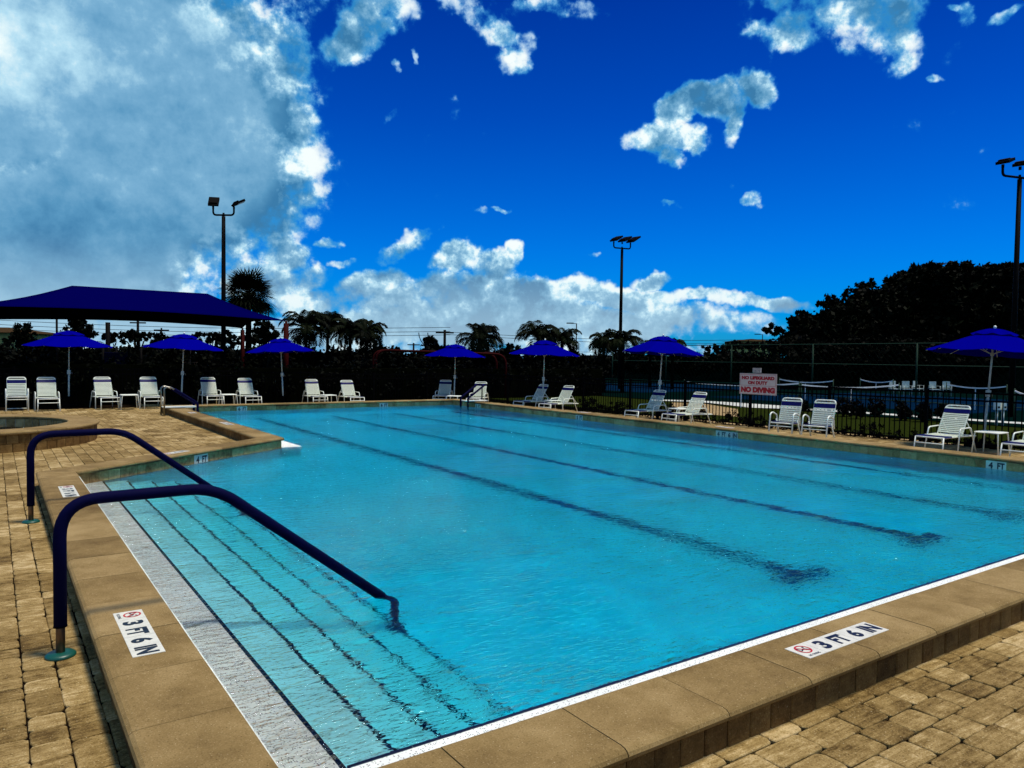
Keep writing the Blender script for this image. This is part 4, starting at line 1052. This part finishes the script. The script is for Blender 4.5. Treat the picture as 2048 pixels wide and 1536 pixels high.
def palm(px, d, ycrown, fl, n, label, seed, fan=False, trunk=.13, lean=0):
    """feather or fan palm: each frond a curved rachis with leaflets on both sides"""
    p = col(px, d); H = zof(px, ycrown, d) + .25; rng = random.Random(seed)
    t = thing('cabbage_palm' if fan else 'palm_tree', label, 'palm tree', (p.x, p.y, -.25), rng.random() * 6, None if fan else 'feathery palms behind the back fence')
    MB().tube([(lean * .3, 0, 0), (lean * .1, 0, H * .5), (0, 0, H)], [trunk * 1.3, trunk, trunk * .9], 10).build('trunk', M['trunk'], t, True)
    mb = MB()
    for i in range(n):
        az = rng.random() * 6.283; el = math.asin(rng.uniform(-.75, .98)) if fan else R(rng.choice((80, 62, 45, 28, 12)) + rng.uniform(-10, 10))
        dv = Vector((math.cos(az) * math.cos(el), math.sin(az) * math.cos(el), math.sin(el))); L = fl * rng.uniform(.8, 1.1)
        side = dv.cross(Z_); side = side.normalized() if side.length > .05 else Vector((1, 0, 0))
        tint = rng.random()
        if fan:
            st = Vector((0, 0, H)) + dv * L * .45; upv = side.cross(dv).normalized(); m = 15
            mb.tube([(0, 0, H), tuple(st)], [.02, .012], 4, False, tint)
            for k2 in range(m):
                a = R(-105 + 210 * k2 / (m - 1)); fv = (dv * math.cos(a) + side * math.sin(a)).normalized()
                l = L * .62 * (1 - .25 * abs(k2 / (m - 1) - .5) * 2); tip = st + fv * l + Vector((0, 0, -.16 * l)) + upv * .02
                w = side.cross(upv).normalized() if False else (fv.cross(upv)).normalized() * .045
                mid = st + fv * l * .55
                mb.add([st, mid + w, tip, mid - w], [(0, 1, 2, 3)], tint)
        else:
            N = 12; pts = []; q = Vector((0, 0, H)); e = el
            for s in range(N + 1):
                pts.append(q.copy()); q = q + Vector((math.cos(az) * math.cos(e), math.sin(az) * math.cos(e), math.sin(e))) * (L / N); e -= R(6.5 + s * .85)
            mb.tube(pts, [.022 * (1 - .8 * s / N) for s in range(N + 1)], 4, False, tint)
            for s in range(1, N * 3):
                f = s / (N * 3); i0 = int(f * N); pp = pts[i0].lerp(pts[i0 + 1], f * N - i0); tg = (pts[i0 + 1] - pts[i0]).normalized()
                l = L * .36 * (math.sin(math.pi * (f * .85 + .12)) ** .7)
                for sg in (-1, 1):
                    dr = (side * sg + tg * .75 + Vector((0, 0, .22 + rng.uniform(-.25, .15)))).normalized(); tip = pp + dr * l + Vector((0, 0, -.38 * l)); mid = pp + dr * l * .5
                    w = tg * .036; mb.add([pp, mid + w, tip, mid - w], [(0, 1, 2, 3)], tint)
    mb.build('crown', M['palm'], t, colors=True)
    return t
palm(497, 45, 590, 1.85, 120, 'round-headed cabbage palm rising above the right slope of the navy canopy', 41, True, .17)
PL = [(612, 38, 656, 1.15, 'feathery palm at the left end of the palm clump, right of the red canopy post'),
      (655, 40, 656, 1.2, 'feathery palm in the middle of the palm clump'),
      (700, 39, 664, 1.05, 'feathery palm right of the middle one in the palm clump'), (733, 38, 668, .95, 'feathery palm at the right end of the palm clump'),
      (958, 40, 677, 1.25, 'lone feathery palm right of the middle umbrella'),
      (1076, 41, 675, 1.15, 'feathery palm directly behind the fifth umbrella'), (1124, 42, 681, 1.0, 'feathery palm just right of the fifth umbrella'),
      (1208, 44, 683, 1.0, 'feathery palm just left of the three-headed floodlight'), (1246, 44, 682, 1.05, 'feathery palm behind the three-headed floodlight pole'),
      (1345, 50, 691, .9, 'feathery palm peeking out behind the sixth umbrella'), (1300, 52, 692, .7, 'short feathery palm left of the sixth umbrella top')]
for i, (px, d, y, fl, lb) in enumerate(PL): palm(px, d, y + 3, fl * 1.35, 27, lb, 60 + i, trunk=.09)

def hedge(a, b, h, w, label, seed, n):
    a, b = Vector(a), Vector(b); L = (b - a).length; ang = math.atan2((b - a).y, (b - a).x)
    t = thing('hedge', label, 'hedge', (a.x, a.y, -.25), ang)
    m = max(2, int(L / 1.0)); rng = random.Random(seed)
    bl = [(L * (i + .5) / m, 0, h * .5, L / m * .75, w * .6, h * .5 * rng.uniform(.9, 1.08)) for i in range(m)]
    foliage('foliage', bl, n, .085, M['hedge'], t, seed, shell=.5)
    MB().box((.2, -w * .25, .0), (L - .2, w * .25, h * .78)).build('stems', M['earth'], t)
    return t
hedge((-10, 30.6), (6.5, 30.6), 1.95, 1.6, 'long dark clipped hedge behind the fence on the left', 51, 520)
hedge((6.7, 30.6), (27, 30.6), 1.8, 1.6, 'long dark clipped hedge behind the fence beyond the pool', 52, 520)
# low planting outside the right-hand fence, grown together
rng_ = random.Random(9); bl_ = []
for i in range(30):
    r = rng_.uniform(.30, .44); bl_.append((18.0 + rng_.uniform(-.25, .4), 2.4 + i * .66 + rng_.uniform(-.15, .15), -.24 + r * .55, r * 1.2, r * 1.2, r * .6))
tag(foliage('low_planting', bl_, 520, .036, M['leaf'], None, 78, shell=.2), 'low dark planting grown together on pale mulch outside the right-hand fence', 'planting', None, 'stuff')
CSH = ['dark rounded shrub beyond the lawn, seen above the gap between the two armchairs',
       'dark rounded shrub beyond the lawn, leftmost of the row right of the armchairs',
       'smaller dark shrub second in the row right of the armchairs, beyond the lawn',
       'wide dark shrub third in the row right of the armchairs, beyond the lawn',
       'dark rounded shrub below the two leftmost tiny white court chairs',
       'dark rounded shrub below the middle tiny white court chair',
       'dark rounded shrub below the rightmost tiny white court chair',
       'small dark shrub at the right end of the row, behind the large lounge chair']
for i, (px, d, w) in enumerate(((1602, 27, 24), (1690, 27, 26), (1716, 26, 18), (1752, 27, 30), (1806, 25.5, 26), (1848, 25, 26), (1890, 25, 24), (1925, 24, 18))):
    yb = hz(px) + 1.97 * FPX / d
    tree(px, d, [(px, yb - 24, w * .7, 16), (px + 8, yb - 15, w * .6, 12)], CSH[i], 'shrub', n=520, size=.05, seed=300 + i, mat='hedge', trunk=.03, group='dark shrubs along the tennis court edge', name='court_shrub')

# ------------------------------------------------------------------ lawn, paths and courts beyond the right-hand fence
def pxpoly(name, pts, z, mat): return quadsheet(name, [tuple(at(x, y, z)) for x, y in pts], z, mat)
quadsheet('mulch_bed', [(17.45, -2), (19.4, -2), (19.4, 19), (17.45, 19)], -.246, M['mulch'])
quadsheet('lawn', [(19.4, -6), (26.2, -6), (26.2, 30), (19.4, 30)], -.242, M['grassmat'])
pxpoly('footpath', [(1300, 800.6), (1400, 804), (1440, 808), (1500, 815), (1570, 817.5), (1620, 820.5), (1700, 825), (2060, 849), (2060, 845.5), (1700, 822), (1620, 817.5), (1560, 811), (1470, 805), (1400, 801), (1300, 798.6)], -.236, M['concrete'])
pxpoly('gravel_bed', [(1344, 805), (1400, 806), (1475, 818), (1478, 834), (1344, 822)], -.238, M['mulch'])
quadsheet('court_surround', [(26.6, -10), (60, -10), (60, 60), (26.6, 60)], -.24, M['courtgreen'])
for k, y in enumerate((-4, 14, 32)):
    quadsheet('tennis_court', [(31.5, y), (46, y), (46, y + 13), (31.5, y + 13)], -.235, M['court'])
def line_fence(a, b, h, label, step=3.0, rails=(1.0, .0), mat='fencegreen', screen=None, rr=.03):
    a, b = Vector((a.x, a.y, -.25)), Vector((b.x, b.y, -.25)); L = (b - a).length; ang = math.atan2((b - a).y, (b - a).x)
    t = thing('chain_link_fence', label, 'fence', a, ang); n = int(L / step)
    for k in range(n + 1): MB().tube([(L * k / n, 0, 0), (L * k / n, 0, h)], rr, 7).build('post', M[mat], t, True)
    for f in rails: MB().tube([(0, 0, h * f + (.05 if f == 0 else 0)), (L, 0, h * f + (.05 if f == 0 else 0))], rr * .55, 5).build('rail', M[mat], t)
    if screen: MB().box((0, .04, .1), (L, .05, screen)).build('windscreen', M['screen'], t)
    # woven wire, thinned to what the distance lets one see
    mb = MB(); s = .35; m = int(L / s)
    for k in range(m):
        x = k * s
        for sg in (1, -1):
            x1 = x + sg * h * .9
            xa, za, xb, zb = x, 0, x1, h
            if x1 > L: zb = h * (L - x) / (x1 - x); xb = L
            if x1 < 0: zb = h * x / (x - x1); xb = 0
            mb.tube([(xa, 0, za), (xb, 0, zb)], .0016, 3, False)
    mb.build('wire_mesh', M[mat], t)
    return t
line_fence(col(1225, 58), col(2110, 32), 2.95, 'tall green chain-link fence in front of the tennis courts', 5.2, (1.0, .63, 0), rr=.045)
line_fence(col(1150, 74), col(2150, 50), 2.6, 'chain-link fence with dark green windscreen behind the tennis courts', 5, (1.0,), screen=2.3, rr=.035)
def net(pa, da, pb, db, label, h=.95):
    a, b = col(pa, da), col(pb, db); a.z = b.z = -.235; L = (b - a).length; ang = math.atan2((b - a).y, (b - a).x)
    t = thing('tennis_net', label, 'tennis net', a, ang, 'tennis nets')
    S = 16; za = lambda f: h + .12 * (2 * f - 1) ** 2
    mb = MB(); tp = MB()
    for i in range(S):
        f0_, f1_ = i / S, (i + 1) / S; z0, z1 = za(f0_), za(f1_)
        h_ = .05; tp.add([(L * f0_, -.01, z0 - .05), (L * f1_, -.01, z1 - .05), (L * f1_, -.01, z1), (L * f0_, -.01, z0), (L * f0_, .01, z0 - .05), (L * f1_, .01, z1 - .05), (L * f1_, .01, z1), (L * f0_, .01, z0)], [(0, 1, 2, 3), (7, 6, 5, 4), (3, 2, 6, 7), (0, 4, 5, 1)])
    s = .12
    for k in range(int(L / s)): mb.tube([(k * s, 0, .03), (k * s, 0, za(k * s / L) - .07)], .0018, 3, False)
    for k in range(7): mb.tube([(L * i / S, 0, .05 + (za(i / S) - .12) * k / 7) for i in range(S + 1)], .0018, 3, False)
    tp.build('tape', M['tape'], t); mb.build('netting', M['black'], t)
    for x in (0, L): MB().tube([(x, 0, 0), (x, 0, h + .18)], .025, 8).build('post', M['fencegreen'], t, True)
    MB().box((L / 2 - .018, -.015, 0), (L / 2 + .018, -.011, h - .07)).build('centre_strap', M['tape'], t)
net(1370, 31.5, 1600, 31.0, 'tennis net with white tape behind the red lettered sign')
net(1604, 29.5, 1800, 31.0, 'tennis net with white tape to the right of the red lettered sign')
net(1560, 38, 1668, 36, 'more distant tennis net seen above the armchairs')
net(1722, 40, 1788, 38, 'distant tennis net left of the far white chairs')
net(1895, 33, 2016, 31, 'tennis net with white tape left of the rightmost umbrella pole')
net(2032, 26, 2110, 23, 'tennis net cut off at the right edge of the picture')
for i, (px, d, a) in enumerate(((1796, 44, 10), (1818, 44, -10), (1845, 45, 30), (1875, 44, 0), (1897, 45, -20))):
    p = col(px, d); t = thing('court_chair', ['leftmost of the five', 'second of the five', 'middle one of the five', 'second from the right of the five', 'rightmost of the five'][i] + ' tiny white chairs on the tennis court', 'chair', (p.x, p.y, -.235), R(a) + cy_, 'white chairs on the tennis court')
    for sx in (-1, 1):
        MB().tube([(sx * .22, 0, 0), (sx * .22, 0, .62), (sx * .22, .42, .62), (sx * .24, .5, 0)], .014, 6).build('leg', M['grime'], t, True)
    MB().box((-.22, 0, .40), (.22, .42, .44)).build('seat', M['grime'], t); MB().box((-.2, .40, .5), (.2, .43, .88)).build('backrest', M['grime'], t)
for i, (px, y0, y1, w, lb) in enumerate(((1997.5, 803, 820, 7, 'white cabinet'), (2010, 803.5, 820, 6, 'narrow white cabinet'))):
    d = 24; p = col(px, d); z0 = zof(px, y1, d); z1 = zof(px, y0, d); w_ = w * d / FPX
    t = thing('utility_cabinet', lb + (' left' if i == 0 else ' right') + ' of the pair standing by the court beyond the right fence', 'cabinet', (p.x, p.y, -.24), cy_)
    MB().box((-w_ / 2, -.1, z0 + .24), (w_ / 2, .1, z1 + .24)).build('box', M['white'], t, bevel=.01)
    MB().tube([(0, 0, 0), (0, 0, z0 + .24)], .04, 8).build('post', M['grime'], t, True); MB().box((-w_ * .3, -.106, z0 + .30), (w_ * .3, -.101, z0 + .36)).build('latch', M['black'], t)

# ------------------------------------------------------------------ shade canopy and playground
def shade():
    def L3(px, d, z): p = col(px, d); p.z = z; return p
    c = [L3(-75, 23.5, 3.10), L3(572, 31, 3.10), L3(485, 39.8, 3.08), L3(-7, 32.3, 3.05)]
    r = [L3(145, 29.9, 4.33), L3(415, 33.6, 4.38)]
    ctr = sum(c, Vector()) / 4
    t = thing('shade_canopy', 'large navy hip-roofed shade canopy over the playground on the left', 'shade canopy', (ctr.x, ctr.y, -.25))
    t0 = Vector((ctr.x, ctr.y, -.25))
    def edge(a, b, f):                            # scalloped eave
        p = a.lerp(b, f); k = 4 * f * (1 - f); q = p + (Vector((ctr.x, ctr.y, p.z)) - p).normalized() * .45 * k; q.z += .14 * k; return q
    def patch(a, b, ra, rb, nu=14, nv=6):
        mb = MB(); vs = []
        for j in range(nv + 1):
            g = j / nv
            for i in range(nu + 1):
                f = i / nu; e = edge(a, b, f); rr = ra.lerp(rb, f); p = e.lerp(rr, g); p.z -= .10 * math.sin(math.pi * g); vs.append(p - t0)
        fs = [(j * (nu + 1) + i, j * (nu + 1) + i + 1, (j + 1) * (nu + 1) + i + 1, (j + 1) * (nu + 1) + i) for j in range(nv) for i in range(nu)]
        mb.add(vs, fs); o = mb.build('canopy_slope', M['shadecloth'], t, True); m = o.modifiers.new('cloth', 'SOLIDIFY'); m.thickness = .006
    patch(c[0], c[1], r[0], r[1]); patch(c[1], c[2], r[1], r[1], 10); patch(c[2], c[3], r[1], r[0]); patch(c[3], c[0], r[0], r[0], 10)
    for i, q in enumerate(c):
        b = q - t0; b.z = 0; top = q - t0
        MB().tube([b, (b.x, b.y, top.z - .1)], .105, 12).tube([(b.x, b.y, top.z - .35), top], .05, 8).build('post', M['redmetal'], t, True)
    MB().tube([r[0] - t0 - Vector((0, 0, .05)), r[1] - t0 - Vector((0, 0, .05))], .05, 8).build('ridge_beam', M['redmetal'], t)
shade()
def red_frame():
    a = col(752, 34.5); b = col(1012, 36); d = b - a; L = d.length; H = zof(760, 700, 35) + .25
    t = thing('playground_frame', 'low dark red tubular playground frame with rounded corners behind the fence', 'playground frame', (a.x, a.y, -.25), math.atan2(d.y, d.x))
    MB().tube(fillet([(0, 0, 0), (0, 0, H), (L, 0, H - .12), (L, 0, 0)], .55, 6), .055, 10).build('front_bar', M['redmetal'], t, True)
    MB().tube(fillet([(0, 2, 0), (0, 2, H), (L, 2, H - .12), (L, 2, 0)], .55, 6), .055, 10).build('rear_bar', M['redmetal'], t, True)
    for f in (.1, .5, .9): MB().tube([(L * f, 0, H - .04), (L * f, 2, H - .04)], .04, 8).build('cross_bar', M['redmetal'], t)
red_frame()
def climber():
    p = col(381, 29.6); t = thing('climbing_panel', 'thin orange-brown climbing bars behind the second umbrella', 'climbing frame', (p.x, p.y, -.25), cy_)
    for x in (-.22, -.13, .16, .24): MB().tube([(x, 0, .9), (x, 0, 1.62)], .010, 6).build('bar', M['orange'], t)
    MB().tube([(.02, -.05, 0), (.02, -.05, 2.1)], .016, 6).build('post', M['orange'], t)
    for z in (.92, 1.6): MB().tube([(-.26, 0, z), (.28, 0, z)], .012, 6).build('crossbar', M['orange'], t)
climber()
def tower():
    p = col(245, 36); t = thing('play_tower', 'dark navy play tower with slide between the two left umbrellas', 'play structure', (p.x, p.y, -.25), cy_)
    for x in (-.6, .6):
        for y in (-.6, .6): MB().tube([(x, y, 0), (x, y, 2.25)], .06, 8).build('post', M['darkpole'], t, True)
    MB().box((-.6, -.62, 1.1), (.6, -.56, 1.95)).build('panel', M['blueplastic'], t, bevel=.02); MB().box((-.65, -.65, 1.0), (.65, .65, 1.08)).build('deck', M['darkpole'], t)
    MB().add([(.6, -.3, 1.1), (3.0, -.3, .1), (3.0, .3, .1), (.6, .3, 1.1), (.6, -.3, 1.35), (3.0, -.3, .3), (3.0, .3, .3), (.6, .3, 1.35)], [(0, 1, 2, 3), (0, 1, 5, 4), (3, 2, 6, 7)]).build('slide', M['blueplastic'], t)
tower()

# ------------------------------------------------------------------ distant buildings
def house(px0, px1, ytop, ywall, ybot, d, label, wins):
    p = col((px0 + px1) / 2, d); w = (px1 - px0) * d / FPX; h = zof(px0, ywall, d) + .25; hr = zof(px0, ytop, d) + .25
    t = thing('house', label, 'building', (p.x, p.y, -.25), cy_)
    MB().box((-w / 2, 0, 0), (w / 2, 8, h)).build('wall', M['cream'], t)
    o = .6; MB().add([(-w / 2 - o, -o, h), (w / 2 + o, -o, h), (w / 2 + o, 8 + o, h), (-w / 2 - o, 8 + o, h), (-w / 2 + 3, 4, hr), (w / 2 - 3, 4, hr)], [(0, 1, 5, 4), (1, 2, 5), (2, 3, 4, 5), (3, 0, 4), (3, 2, 1, 0)]).build('roof', M['roof'], t)
    for (x, z, a, b) in wins:
        f = MB().box((x - a, -.06, z - b), (x + a, -.01, z + b)).build('window', M['white'], t); MB().box((x - a + .12, -.08, z - b + .12), (x + a - .12, -.065, z + b - .12)).build('pane', M['glass'], f)
house(-150, 26, 650, 663, 700, 66, 'yellow house with brown hipped roof at the far left edge', [(3.2, 1.4, .55, .7), (2.9 - 3.5, 1.4, .5, .6)])
house(1478, 1558, 676, 682, 700, 115, 'low cream building with a flat-looking roof left of the big trees', [(-1.5, 1.6, .6, .5), (1.5, 1.6, .6, .5)])
